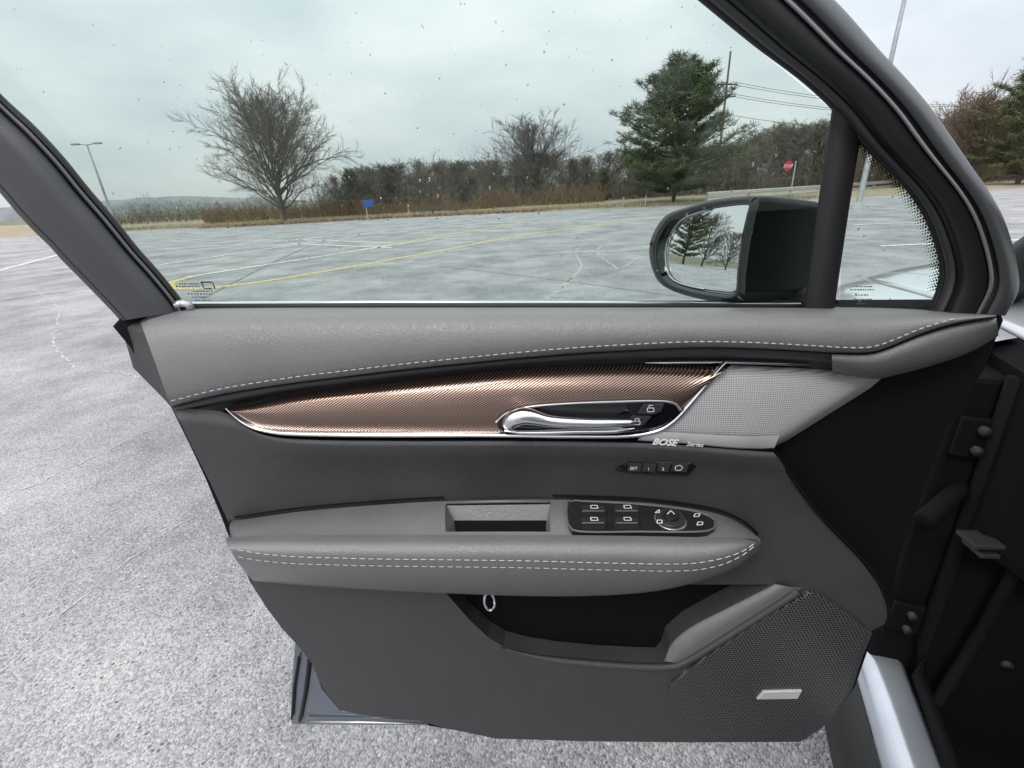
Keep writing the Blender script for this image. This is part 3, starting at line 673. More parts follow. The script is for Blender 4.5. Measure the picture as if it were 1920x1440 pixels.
# ================================================================== THE OPEN DOOR
door = empty('open_car_door', Vector((D(960, 1385).x, D(960, 1385, .05).y, 0)))
tag(door, 'open front car door with charcoal trim, brown ribbed inlay and tinted window', 'car door')
# --- outer shell behind the trim
shell = [(226, 592), (208, 612), (240, 650), (282, 722), (318, 764), (352, 832), (384, 900), (412, 968), (425, 1002), (452, 1062), (482, 1104), (520, 1165), (552, 1205),
         (545, 1290), (545, 1358), (800, 1362), (930, 1384), (1300, 1391), (1512, 1388), (1570, 1340), (1605, 1290), (1640, 1190), (1672, 1130), (1690, 1040), (1740, 900), (1780, 800), (1850, 690), (1885, 600), (1880, 588)]
prism('door_shell', [D(a, b_, .032) for a, b_ in shell], E3 * .075, M['black'], door, .004)
# --- painted edge of the door showing at its lower rear corner
prism('door_edge', [D(a, b_, .018) for a, b_ in ((553, 1196), (585, 1235), (604, 1292), (640, 1334), (700, 1345), (800, 1350), (802, 1361), (546, 1359), (546, 1285))], E3 * .03, M['paint'], door, .002)
tube('edge_seal', [D(*q, .014) for q in ((560, 1232), (551, 1290), (547, 1348))], .0022, M['rubber'], door)
tube('edge_seal', [D(*q, .014) for q in ((580, 1236), (572, 1300), (562, 1352))], .0032, M['rubber'], door)
tube('bright_strip', [D(*q, .012) for q in ((575, 1353), (690, 1354), (800, 1357))], .0024, M['silver'], door)
# --- soft upper pad
topc = [(262, 600), (280, 590), (330, 580), (420, 577), (700, 576), (1100, 576), (1500, 577), (1700, 580), (1800, 586), (1868, 591)]
botc = [(320, 761), (415, 738), (545, 717), (650, 704), (760, 691), (860, 681), (960, 671), (1080, 661), (1183, 655), (1300, 650), (1400, 651), (1503, 656), (1590, 661), (1632, 660), (1664, 651), (1728, 625), (1792, 606), (1868, 593)]
NU = 90; TQ = cr(topc, NU); BQ = cr(botc, NU)
def padrow(f, t, dy=0):
    return [D(a[0] + (b_[0] - a[0]) * f, a[1] + (b_[1] - a[1]) * f + dy, t) for a, b_ in zip(TQ, BQ)]
pad = loft('upper_pad', [padrow(-.02, .06), padrow(0, .045), padrow(.03, .02), padrow(.08, .004), padrow(.16, -.010), padrow(.3, -.020), padrow(.5, -.026), padrow(.7, -.029), padrow(.88, -.029), padrow(.96, -.026), padrow(1, -.020), padrow(1, -.006, 2), padrow(1, .02, 3)], M['pad'], door)
# end caps of the pad
mesh('pad_end', [padrow(f, t)[0] for f, t in ((0, .045), (.03, .02), (.08, .004), (.16, -.010), (.3, -.02), (.5, -.026), (.88, -.029), (1, -.02))] + [D(250, 690, .04), D(226, 610, .05)], [(0, 1, 2, 3, 4, 5, 6, 7, 8, 9)], M['trim_dark'], door, False)
def stitches(name, px, t, parent, L=9.5, gap=4.5, rad=.00056, lift=.0006):
    q = cr(px, 600); acc = 0; on = True; cur = [q[0]]; V = []; F = []
    def flush(c):
        if len(c) < 2: return
        a = D(c[0][0], c[0][1], t - lift); b_ = D(c[-1][0], c[-1][1], t - lift); d = (b_ - a).normalized(); u = d.cross(E3).normalized(); k = len(V)
        for p, rr_ in ((a, rad * .5), (a.lerp(b_, .25), rad), (a.lerp(b_, .75), rad), (b_, rad * .5)):
            for an in range(5): V.append(p + u * math.cos(an * 1.2566) * rr_ - E3 * math.sin(an * 1.2566) * rr_)
        for i in range(3):
            for j in range(5): F.append((k+i*5+j, k+i*5+(j+1) % 5, k+(i+1)*5+(j+1) % 5, k+(i+1)*5+j))
    for i in range(1, len(q)):
        acc += math.hypot(q[i][0]-q[i-1][0], q[i][1]-q[i-1][1])
        if on: cur.append(q[i])
        if on and acc >= L: flush(cur); on = False; acc = 0
        elif not on and acc >= gap: on = True; acc = 0; cur = [q[i]]
    return mesh(name, V, F, M['thread'], parent, True, 'stuff')
off = lambda pts, dy: [(a, b_ + dy) for a, b_ in pts]
stitches('stitching', off(botc[:17], -9), -.0288, pad)
# pad lower front corner: the cap that turns toward the hinge
cap_t = [(1560, 664), (1632, 664), (1664, 655), (1728, 629), (1792, 610), (1868, 596)]
cap_b = [(1560, 690), (1632, 702), (1668, 696), (1761, 671), (1825, 647), (1872, 620)]
loft('pad_corner', pxrows([(cap_t, -.018), ([(a, b_ + 6) for a, b_ in cap_t], -.024), ([((a + c) / 2, (b_ + d_) / 2) for (a, b_), (c, d_) in zip(cap_t, cap_b)], -.022), (cap_b, -.012), (off(cap_b, 10), .03)], 30), M['pad'], door)
# --- dark ledge under the pad
ins_top = [(428, 768), (480, 755), (545, 741), (650, 727), (760, 713), (860, 701), (960, 691), (1080, 685), (1200, 683), (1300, 684), (1372, 686)]
led_top = [(322, 763), (415, 741), (545, 720), (650, 707), (760, 694), (860, 684), (960, 674), (1080, 664), (1183, 658), (1300, 653), (1400, 654), (1503, 659), (1632, 668)]
led_bot = [(344, 786), (425, 769), (545, 741), (650, 727), (760, 713), (860, 701), (960, 691), (1080, 685), (1200, 682), (1300, 682), (1400, 684), (1520, 690), (1640, 702)]
mid = lambda A, B_, f: [(a + (c - a) * f, b_ + (d_ - b_) * f) for (a, b_), (c, d_) in zip(A, B_)]
loft('trim_ledge', pxrows([(led_top, -.008), (mid(led_top, led_bot, .25), -.012), (mid(led_top, led_bot, .45), -.004), (mid(led_top, led_bot, .6), .012), (led_bot, .018)], 80), M['trim'], door)
# --- ribbed inlay, coppery brown
def inlay_mat():
    m, t, b = new_mat('ribbed_bronze'); N = t.nodes.new; L = t.links.new
    co = N('ShaderNodeTexCoord'); mp = N('ShaderNodeMapping'); mp.inputs['Rotation'].default_value = (0, R(-58), 0); L(co.outputs['Object'], mp.inputs[0])
    wv = N('ShaderNodeTexWave'); wv.wave_type = 'BANDS'; wv.bands_direction = 'X'; wv.inputs['Scale'].default_value = 130; wv.inputs['Distortion'].default_value = .0
    L(mp.outputs[0], wv.inputs[0])
    r = N('ShaderNodeValToRGB'); e = r.color_ramp.elements; e[0].position = .25; e[0].color = (.06, .040, .032, 1); e[1].position = .75; e[1].color = (.47, .325, .255, 1)
    L(wv.outputs[0], r.inputs[0]); L(r.outputs[0], b.inputs['Base Color'])
    b.inputs['Metallic'].default_value = .85; b.inputs['Roughness'].default_value = .24; b.inputs['Coat Weight'].default_value = .6
    bu = N('ShaderNodeBump'); bu.inputs['Strength'].default_value = .35; bu.inputs['Distance'].default_value = .0006; L(wv.outputs[0], bu.inputs['Height']); L(bu.outputs[0], b.inputs['Normal'])
    return m
M['inlay'] = inlay_mat()
it = [(428, 769), (545, 741), (760, 713), (960, 691), (1080, 685), (1200, 683), (1300, 684), (1366, 686)]
ib = [(432, 772), (490, 803), (700, 813), (930, 813), (1080, 813), (1170, 812), (1245, 803), (1290, 766)]
ib2 = [(432, 772), (500, 804), (760, 811), (960, 812), (1080, 813), (1185, 812), (1262, 792), (1352, 700)]
rws = []
for f, t_ in ((0, .016), (.08, .006), (.2, -.002), (.4, -.008), (.6, -.010), (.8, -.008), (1, -.004)): rws.append((mid(it, ib2, f), t_))
loft('inlay_panel', pxrows(rws, 70), M['inlay'], door)
# --- bright trim framing the inlay
def strip(name, px, t, wpx, mt, parent, hgt=.004, n=70):
    q = cr(px, n); P = [D(a, b_, t) for a, b_ in q]; rows_ = [[] for _ in range(7)]
    wid = (D(960 + wpx, 800, t) - D(960, 800, t)).length / 2
    for i, p in enumerate(P):
        d = (P[min(i+1, n-1)] - P[max(i-1, 0)]).normalized(); u = d.cross(E3).normalized()
        tp = min(1, .25 + 6 * min(i, n - 1 - i) / n)
        for k in range(7):
            an = math.pi * k / 6; rows_[k].append(p + u * math.cos(an) * wid * tp - E3 * (math.sin(an) * hgt * tp) + (E3 * .004 if k in (0, 6) else Vector()))
    return loft(name, rows_, mt, parent)
strip('bright_trim', [(424, 765), (436, 777), (456, 792), (486, 804), (540, 811), (700, 814), (900, 814), (1080, 816), (1180, 815), (1232, 806), (1262, 788), (1292, 757), (1322, 722), (1350, 690), (1362, 678)], -.006, 11, M['chrome'], door, .006, 120)
strip('bright_trim', [(1210, 680), (1290, 679), (1380, 679), (1520, 683)], .008, 6, M['chrome'], door, .003)
tube('trim_gap', [D(a, b_, -.002) for a, b_ in cr([(470, 812), (540, 822), (700, 826), (960, 825), (1180, 827), (1270, 831), (1400, 842), (1452, 842)], 60)], .0016, M['black'], door)
# --- handle cup, lever and lock buttons
cup = [(930, 792), (948, 776), (985, 764), (1060, 757), (1160, 753), (1240, 752), (1266, 757), (1276, 770), (1262, 787), (1236, 801), (1185, 810), (1060, 813), (965, 813), (934, 805)]
cp = prism('handle_cup', [D(a, b_, -.0125) for a, b_ in cr(cup, 60, True)], E3 * .02, M['gloss'], door, .0025)
cupring = [D(a, b_, -.0128) for a, b_ in cr(cup[:8] , 60)]
tube('cup_rim', cupring, .0014, M['silver'], cp)
# lever: thick left end sweeping into a bar
hq = cr([(952, 800, .0075), (962, 786, .0105), (985, 780, .0105), (1030, 789, .0075), (1100, 793, .0062), (1150, 793, .0055), (1188, 792, .004)], 40)
tube('lever', [D(a, b_, -.026) for a, b_, r_ in hq], [r_ for a, b_, r_ in hq], M['chrome'], cp, 12)
strip('lever_base', [(946, 808), (1000, 810), (1080, 808), (1150, 807), (1190, 803)], -.016, 11, M['chrome'], cp, .005)
prism('lever_recess', [D(a, b_, -.0136) for a, b_ in cr([(1022, 762), (1150, 758), (1178, 760), (1160, 776), (1110, 784), (1030, 780), (1008, 772)], 40, True)], E3 * .004, M['switch'], cp)
for px in ([(1196, 776), (1208, 759), (1246, 757), (1240, 772), (1226, 778)], [(1168, 800), (1186, 781), (1222, 782), (1206, 798)]):
    prism('lock_button', [D(a, b_, -.0165) for a, b_ in px], E3 * .004, M['key'], cp, .0008)
def outline_icon(name, loops, t, parent, r_=.00045, rot=0):
    V = []; F = []
    for lp in loops:
        P = [D(a, b_, t) for a, b_ in lp]
        for i in range(len(P) - 1):
            a, b_ = P[i], P[i+1]; d = (b_ - a).normalized(); u = d.cross(E3).normalized() * r_; k = len(V)
            V += [a - u, a + u, b_ + u, b_ - u]; F.append((k, k+1, k+2, k+3))
    return mesh(name, V, F, M['white'], parent, False)
outline_icon('lock_icon', [[(1214, 765), (1226, 765), (1226, 772), (1214, 772), (1214, 765)], [(1217, 765), (1217, 760), (1224, 760)]], -.0171, cp)
outline_icon('lock_icon', [[(1188, 790), (1200, 790), (1200, 796), (1188, 796), (1188, 790)], [(1191, 790), (1191, 785), (1198, 785), (1198, 790)]], -.0171, cp)
# --- perforated speaker panel
def perf_mat(name, base, hole, pitch, rad, rough=.5, hexa=False, metal=0.0):
    m, t, b = new_mat(name); N = t.nodes.new; L = t.links.new
    co = N('ShaderNodeTexCoord'); sp = N('ShaderNodeSeparateXYZ'); L(co.outputs['Object'], sp.inputs[0])
    def mth(op, a, b_=None):
        n = N('ShaderNodeMath'); n.operation = op
        for i, x in enumerate((a, b_)):
            if x is None: continue
            if isinstance(x, (int, float)): n.inputs[i].default_value = x
            else: L(x, n.inputs[i])
        return n.outputs[0]
    def cell(ox):
        u = mth('SUBTRACT', mth('FRACT', mth('ADD', mth('DIVIDE', sp.outputs[0], pitch), ox)), .5)
        v_ = mth('SUBTRACT', mth('FRACT', mth('ADD', mth('DIVIDE', sp.outputs[2], pitch * (1.732 if hexa else 1)), ox)), .5)
        v_ = mth('MULTIPLY', v_, 1.732 if hexa else 1)
        return mth('SQRT', mth('ADD', mth('MULTIPLY', u, u), mth('MULTIPLY', v_, v_)))
    d = cell(0.0)
    if hexa: d = mth('MINIMUM', d, cell(.5))
    f = mth('LESS_THAN', d, rad)
    mixc = N('ShaderNodeMix'); mixc.data_type = 'RGBA'; mixc.inputs[6].default_value = (*base, 1); mixc.inputs[7].default_value = (*hole, 1)
    L(f, mixc.inputs[0]); L(mixc.outputs[2], b.inputs['Base Color']); b.inputs['Roughness'].default_value = rough; b.inputs['Metallic'].default_value = metal
    bu = N('ShaderNodeBump'); bu.invert = True; bu.inputs['Strength'].default_value = .6; bu.inputs['Distance'].default_value = .0008; L(f, bu.inputs['Height']); L(bu.outputs[0], b.inputs['Normal'])
    return m
M['perf'] = perf_mat('perforated_grey', (.56, .56, .563), (.13, .13, .13), .0027, .24, .42, False, .15)
M['perf_plain'] = mat('grey_satin', (.56, .56, .563), .42, .15)
sp_t = [(1372, 684), (1430, 687), (1500, 690), (1570, 695), (1640, 703), (1672, 702)]
sp_b = [(1196, 823), (1265, 827), (1330, 833), (1390, 838), (1440, 839), (1466, 832)]
rws = [(mid(sp_t, sp_b, f), [t_ + g for g in (0, 0, .001, .004, .012, .034)]) for f, t_ in ((0, .016), (.06, .004), (.2, -.002), (.5, -.006), (.8, -.008), (.94, -.008), (1, .004))]
spk = loft('speaker_panel', pxrows([r_ for r_ in rws], 40), M['perf'], door)
rws = [(mid(sp_t, sp_b, f), [-.0085, -.0085, -.0075, -.0045, .0035, .026]) for f in (.86, .9, .96, 1)]
xd = D(1330, 832, -.009) - D(1220, 825, -.009)
text('lettering', 'BOSE', D(1222, 833, -.012), xd, UP, .0125, M['white'], spk, .35, 'LEFT', .0003, .0004)
text('lettering', 'Series', D(1286, 836, -.012), xd, UP, .0085, M['white'], spk, .35, 'LEFT', .0003)
# plain border that carries the letters
loft('speaker_border', pxrows([([(1218, 808), (1300, 813), (1400, 818), (1462, 816)], [-.0092, -.0092, -.0078, -.001]), ([(1196, 824), (1280, 829), (1380, 838), (1452, 840)], [-.0105, -.0105, -.009, -.001]), ([(1196, 827), (1280, 833), (1380, 842), (1452, 843)], 0.0)], 24), M['perf_plain'], spk)
# --- middle panel
r0 = [(322, 764), (425, 774), (452, 795), (492, 815), (560, 824), (760, 827), (960, 827), (1180, 830), (1270, 834), (1350, 841), (1450, 848)]
r1 = [(340, 796), (425, 806), (470, 818), (520, 830), (600, 836), (780, 838), (960, 838), (1180, 841), (1270, 846), (1360, 854), (1462, 862)]
r2 = [(362, 842), (430, 846), (480, 850), (540, 854), (620, 856), (780, 858), (960, 858), (1180, 860), (1280, 864), (1380, 872), (1474, 882)]
def hrow(xl, yl, xr, yr): return [(xl + (xr - xl) * k / 10, yl + (yr - yl) * k / 10) for k in range(11)]
rws = [(r0, .002), (r0, -.010), (r1, -.012), (r2, -.002), (hrow(394, 905, 1490, 905), .004), (hrow(432, 986, 1550, 986), .004), (hrow(452, 1050, 1612, 1050), .0), (hrow(468, 1090, 1644, 1092), 0.0)]
loft('middle_panel', pxrows(rws, 60), M['trim'], door)
# soft crease along the front edge of the trim
tube('trim_seam', [D(a, b_, -.001) for a, b_ in cr([(1452, 846), (1486, 898), (1536, 965), (1592, 1023), (1636, 1073), (1664, 1130), (1664, 1168), (1636, 1186)], 40)], .0022, M['black'], door)
# --- lower panel with map pocket
low = [(468, 1090), (500, 1140), (530, 1180), (560, 1212), (585, 1245), (606, 1292), (640, 1332), (700, 1343), (790, 1352), (830, 1364), (930, 1385), (1100, 1390), (1300, 1392), (1500, 1391), (1537, 1368), (1568, 1341), (1598, 1292), (1618, 1229), (1636, 1187), (1664, 1168), (1664, 1130), (1644, 1092)]
hole = [(822, 1096), (850, 1128), (880, 1162), (915, 1195), (945, 1213), (985, 1224), (1040, 1233), (1110, 1240), (1190, 1245), (1236, 1246), (1248, 1232), (1256, 1205), (1290, 1176), (1350, 1144), (1410, 1115), (1448, 1096)]
lowp = prism('lower_panel', [D(a, b_, 0) for a, b_ in low], E3 * .03, M['trim'], door, 0, holes=[[D(a, b_, 0) for a, b_ in hole]])
HW = [D(a, b_, 0) for a, b_ in hole]; cc = sum(HW, Vector()) / len(HW)
loft('map_pocket', [HW, [p + E3 * .03 - UP * .004 for p in HW], [cc + (p - cc) * .96 + E3 * .08 - UP * .02 for p in HW]], M['trim_dark'], door, closed=True)
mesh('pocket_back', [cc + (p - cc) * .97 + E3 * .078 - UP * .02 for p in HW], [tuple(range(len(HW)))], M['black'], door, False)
rim = cr([(940, 1214), (985, 1227), (1040, 1237), (1110, 1244), (1200, 1250), (1262, 1249), (1290, 1238), (1340, 1208), (1400, 1170), (1460, 1132), (1496, 1108)], 60)
tube('pocket_rim', [D(a, b_, -.004) for a, b_ in rim], [.001 + .0045 * min(1, i / 12) for i in range(60)], M['trim'], door, 10)
loft('pocket_lip', pxrows([([(1244, 1240), (1258, 1206), (1292, 1176), (1352, 1144), (1412, 1114), (1452, 1094)], .002), ([(1248, 1240), (1266, 1208), (1298, 1180), (1358, 1147), (1418, 1116), (1458, 1096)], -.006),
                           ([(1262, 1242), (1290, 1222), (1324, 1196), (1384, 1160), (1440, 1126), (1480, 1100)], -.004), ([(1282, 1244), (1310, 1228), (1345, 1206), (1400, 1171), (1460, 1133), (1504, 1102)], -.002)], 30), M['pad'], door)
bk = tube('key_ring', [D(918, 1128, -.004) + (E1 * math.cos(a) * .008 + UP * math.sin(a) * .018) for a in np.linspace(0, 6.28, 24)], .0022, M['chrome'], None, 8)
tag(bk, 'small chrome ring lying in the map pocket of the door', 'ring')
# --- lower speaker grille
M['mesh'] = perf_mat('speaker_mesh', (.13, .13, .132), (.012, .012, .012), .0050, .36, .45, True, .3)
gp = [(1520, 1112), (1545, 1122), (1590, 1152), (1630, 1186), (1614, 1229), (1594, 1290), (1564, 1339), (1534, 1364), (1500, 1378), (1330, 1384), (1306, 1372), (1274, 1330), (1254, 1296), (1262, 1280), (1330, 1228), (1430, 1162)]
grl = prism('speaker_grille', [D(a, b_, -.006) for a, b_ in gp], E3 * .006, M['mesh'], door, .002)
prism('badge', [D(a, b_, -.0095) for a, b_ in ((1420, 1312), (1432, 1298), (1504, 1296), (1496, 1311))], E3 * .0035, M['badge'], grl, .001)
# --- memory seat switch strip
mw = prism('memory_switch', [D(a, b_, -.002) for a, b_ in ((1152, 876), (1172, 864), (1296, 868), (1306, 876), (1290, 892), (1220, 890), (1158, 884))], E3 * .006, M['gloss'], door, .0015)
for a, b_ in ((1176, 1200), (1204, 1228), (1232, 1254), (1258, 1288)):
    prism('button', [D(a, 884, -.004), D(a + 4, 869, -.004), D(b_ + 3, 871, -.004), D(b_, 886, -.004)], E3 * .002, M['key'], mw, .0005)
for x, y_, s in ((1188, 881, 'SET'), (1216, 882, '1'), (1243, 882, '2')):
    text('legend', s, D(x, y_, -.0048), E1, UP, .0062, M['white'], mw, 0, 'CENTER', .0002)
outline_icon('exit_icon', [[(1266, 875), (1274, 872), (1280, 876), (1276, 882), (1267, 882), (1266, 875)]], -.0048, mw)
# --- armrest
yb = fx([(440, 970), (500, 961), (577, 951), (736, 938), (830, 933), (950, 930), (1056, 930), (1184, 934), (1260, 941), (1341, 955), (1385, 972), (1412, 992), (1424, 1008)])
yc = fx([(424, 1008), (500, 1004), (700, 1003), (1000, 1003), (1200, 1005), (1300, 1007), (1380, 1009), (1424, 1010)])
def tb(v): return -.001 - .072 * v
def ST(x, v, lift=0.0):
    """point on the armrest's top face: x in frame pixels, v from back (0) to front (1)"""
    y_ = yb(x) + (yc(x) - yb(x)) * v; return D(x, y_, tb(v)) + UP * lift
def top_patch(name, x0, x1, v0, v1, nx, nv, parent):
    V = []; F = []
    for i in range(nx + 1):
        for j in range(nv + 1): V.append(ST(x0 + (x1 - x0) * i / nx, v0 + (v1 - v0) * j / nv, .006 * math.sin(math.pi * (v0 + (v1 - v0) * j / nv)) - .006))
    for i in range(nx):
        for j in range(nv): k = i * (nv + 1) + j; F.append((k, k + 1, k + nv + 2, k + nv + 1))
    return mesh(name, V, F, M['pad'], parent)
bx = np.linspace(0, 1, 60)
c1 = [(424, 1008), (500, 1004), (700, 1003), (1000, 1003), (1200, 1005), (1300, 1007), (1380, 1009), (1424, 1010)]
def arow(pts, t): return (pts, t)
A = [(c1, [-.078] * 7 + [-.066]),
     ([(424, 1014), (500, 1013), (700, 1013), (1000, 1013), (1200, 1014), (1310, 1016), (1390, 1016), (1426, 1014)], [-.091] * 7 + [-.07]),
     ([(426, 1022), (500, 1026), (700, 1028), (1000, 1028), (1200, 1030), (1310, 1031), (1392, 1026), (1426, 1017)], [-.104] * 6 + [-.098, -.07]),
     ([(432, 1032), (500, 1042), (700, 1046), (1000, 1050), (1200, 1053), (1310, 1053), (1392, 1038), (1426, 1020)], [-.108] * 6 + [-.098, -.068]),
     ([(444, 1052), (520, 1064), (700, 1072), (1000, 1080), (1180, 1083), (1300, 1078), (1390, 1052), (1426, 1024)], [-.096] * 6 + [-.084, -.06]),
     ([(470, 1084), (560, 1093), (700, 1103), (960, 1114), (1120, 1114), (1250, 1102), (1368, 1066), (1424, 1030)], [-.066] * 6 + [-.056, -.04]),
     ([(478, 1090), (560, 1097), (700, 1106), (960, 1117), (1120, 1117), (1250, 1105), (1368, 1070), (1424, 1032)], [0] * 8)]
arm = loft('armrest', pxrows(A, 90), M['pad'], door)
top_patch('armrest_top', 430, 835, 0, 1, 24, 8, arm)
top_patch('armrest_top', 835, 1032, 0, .12, 10, 2, arm)
top_patch('armrest_top', 835, 1032, .86, 1, 10, 2, arm)
top_patch('armrest_top', 1032, 1424, 0, 1, 30, 8, arm)
# bridge between crest line and front roll
loft('armrest_crest', [[ST(x, 1, -.006) for x in np.linspace(424, 1424, 60)], [D(x, yc(x) + 1, -.079) for x in np.linspace(424, 1424, 60)]], M['pad'], arm)
mesh('armrest_end', [ST(430, v) for v in (0, .3, .6, 1)] + [D(426, 1022, -.104), D(432, 1032, -.108), D(444, 1052, -.096), D(470, 1084, -.066), D(480, 1090, 0)], [tuple(range(9))], M['trim'], arm, False)
# grip recess
rc = [ST(835, .12, -.006), ST(1032, .12, -.006), ST(1032, .86, -.006), ST(835, .86, -.006)]
fl = [D(852, 978, -.022), D(1024, 978, -.022), D(1020, 1006, -.062) - UP * .02, D(856, 1006, -.062) - UP * .02]
mesh('grip_recess', rc + fl, [(0, 1, 5, 4), (1, 2, 6, 5), (2, 3, 7, 6), (3, 0, 4, 7), (4, 5, 6, 7)], M['pad'], arm, False)
mesh('grip_shade', [p + UP * .002 for p in fl], [(0, 1, 2, 3)], M['black'], arm, False)  # black sheet over the recess floor, its shade put into the colour
tube('grip_edge', [ST(838, .1, -.003), ST(930, .09, -.003), ST(1030, .1, -.003)], .002, M['pad'], arm)
sA = [(446, 1031), (480, 1037), (540, 1043), (620, 1046), (700, 1048), (860, 1050), (1000, 1052), (1150, 1056), (1290, 1057), (1350, 1048), (1392, 1034), (1416, 1018)]
stitches('stitching', sA, -.1078, arm, 10, 4)
stitches('stitching', [(a, b_ + 13 - max(0, (a - 1340)) * .11) for a, b_ in sA], -.1038, arm, 10, 4)
tube('armrest_seam', [ST(x, 0, .001) - E3 * .001 for x in np.linspace(442, 832, 30)], .0013, M['black'], arm)
tube('armrest_seam', [ST(x, 0, .001) - E3 * .001 for x in np.linspace(1036, 1420, 30)], .0013, M['black'], arm)
# --- window switch panel on the armrest
def vof(x, y_): return (y_ - yb(x)) / (yc(x) - yb(x))
def SP(x, y_, lift=0.0): return ST(x, vof(x, y_), lift)
swo = cr([(1066, 946), (1100, 945), (1180, 949), (1260, 957), (1312, 966), (1340, 980), (1338, 996), (1310, 1002), (1200, 1002), (1080, 1001), (1066, 990)], 44, True)
NRM = (E1.cross(SP(1200, 955) - SP(1200, 1000))).normalized()
sw = prism('switch_panel', [SP(a, b_, .0) + NRM * .004 for a, b_ in swo], NRM * -.012, M['switch'], door, .0015)
tube('panel_rim', [SP(a, b_) + NRM * .004 for a, b_ in swo] + [SP(*swo[0]) + NRM * .004], .0013, M['frame_light'], sw, 8)
def key(name, q, h0, h1, mt, parent):
    lo = [SP(a, b_) + NRM * .003 for a, b_ in q]; hi = [SP(a, b_) + NRM * (h0 if i < 2 else h1) for i, (a, b_) in enumerate(q)]
    bm = bmesh.new(); vs = [bm.verts.new(p) for p in lo + hi]
    for f in ((3, 2, 1, 0), (4, 5, 6, 7), (0, 1, 5, 4), (1, 2, 6, 5), (2, 3, 7, 6), (3, 0, 4, 7)): bm.faces.new([vs[i] for i in f])
    bmesh.ops.bevel(bm, geom=bm.edges[:], offset=.0012, segments=2, affect='EDGES'); return bmobj(name, bm, mt, parent)
for x0 in (1090, 1152):
    for y0, y1 in ((957, 976), (980, 999)):
        key('window_switch', [(x0, y0), (x0 + 44, y0 + 1), (x0 + 46, y1), (x0 - 1, y1)], .009, .013, M['key'], sw)
        cx = x0 + 24; a = [(cx - 7, y0 + 4), (cx + 5, y0 + 4), (cx + 7, y0 + 11), (cx - 6, y0 + 11), (cx - 7, y0 + 4)]
        P = [SP(*q) + NRM * (.0105 + .0032 * k) for q, k in zip(a, (0.25, .25, .6, .6, .25))]; V = []; F = []
        for i in range(4):
            d = (P[i+1] - P[i]).normalized(); u = d.cross(NRM) * .0006; k = len(V); V += [P[i] - u, P[i] + u, P[i+1] + u, P[i+1] - u]; F.append((k, k+1, k+2, k+3))
        mesh('window_icon', V, F, M['white'], sw, False)
        a = [SP(x0 + 2, y1 - 1) + NRM * .0138, SP(x0 + 42, y1 - 1) + NRM * .0138]; tube('switch_edge', a, .0011, M['silver'], sw, 6)
kc = SP(1256, 982); ku = E1; kv = NRM.cross(E1).normalized()
def disc(name, rad, h0, h1, mt, r1=None):
    rows_ = [[kc + NRM * h + (ku * math.cos(a) + kv * math.sin(a)) * r_ for a in np.linspace(0, 2 * math.pi, 33)[:-1]] for r_, h in ((rad, h0), (rad, h1 - .001), ((r1 or rad) * .96, h1), (.0001, h1))]
    return loft(name, rows_, mt, sw, True, False)
disc('knob_ring', .0195, .003, .0065, M['silver']); disc('mirror_knob', .0175, .004, .0105, M['key']); disc('knob_dial', .0095, .008, .0145, M['switch'])
def tick(x, y_, pts, h=.0112):
    P = [SP(x + a, y_ + b_) + NRM * h for a, b_ in pts]; V = []; F = []
    for i in range(len(P) - 1):
        d = (P[i+1] - P[i]).normalized(); u = d.cross(NRM) * .0006; k = len(V); V += [P[i] - u, P[i] + u, P[i+1] + u, P[i+1] - u]; F.append((k, k+1, k+2, k+3))
    mesh('knob_icon', V, F, M['white'], sw, False)
tick(1256, 979, [(-7, 4), (0, -3), (7, 4)], .0152); tick(1232, 972, [(-5, 3), (3, -3), (3, 3), (-5, 3)]); tick(1236, 992, [(-5, -3), (4, -3), (4, 3), (-5, 3), (-5, -3)])
tick(1306, 972, [(-6, 3), (-3, -3), (6, -2), (3, 3), (-6, 3)], .0052); tick(1312, 988, [(-6, 3), (-4, -3), (5, -3), (4, 2), (-6, 3)], .0052)

# --- window frame, rear leg
I1 = [(-270, -120), (0, 176), (64, 236), (120, 296), (165, 352), (212, 407), (260, 467), (300, 512), (340, 562), (352, 580)]
O1 = [(-270, 60), (0, 362), (34, 402), (64, 434), (93, 462), (115, 487), (150, 522), (183, 556), (210, 584), (226, 602)]
def band(name, I, O, fs, mt, parent=door, n=50):
    a = cr(I, n); b_ = cr(O, n)
    return loft(name, [[D(p[0] + (q[0] - p[0]) * f, p[1] + (q[1] - p[1]) * f, t) for p, q in zip(a, b_)] for f, t in fs], mt, parent)
wf = band('rear_window_frame', I1, O1, [(.17, .034), (.19, .022), (.24, .016), (.5, .012), (.8, .012), (.93, .018)], M['frame'])
band('frame_edge', I1, O1, [(.93, .017), (.96, .026), (1.0, .05), (.99, .10), (.5, .11), (.1, .10)], M['rubber'], wf)
band('glass_run', I1, O1, [(-.01, .054), (0, .040), (.05, .030), (.09, .034)], M['rubber'], wf)
band('pale_seal_strip', I1, O1, [(.085, .036), (.10, .026), (.14, .026), (.165, .036)], M['frame_light'], wf)
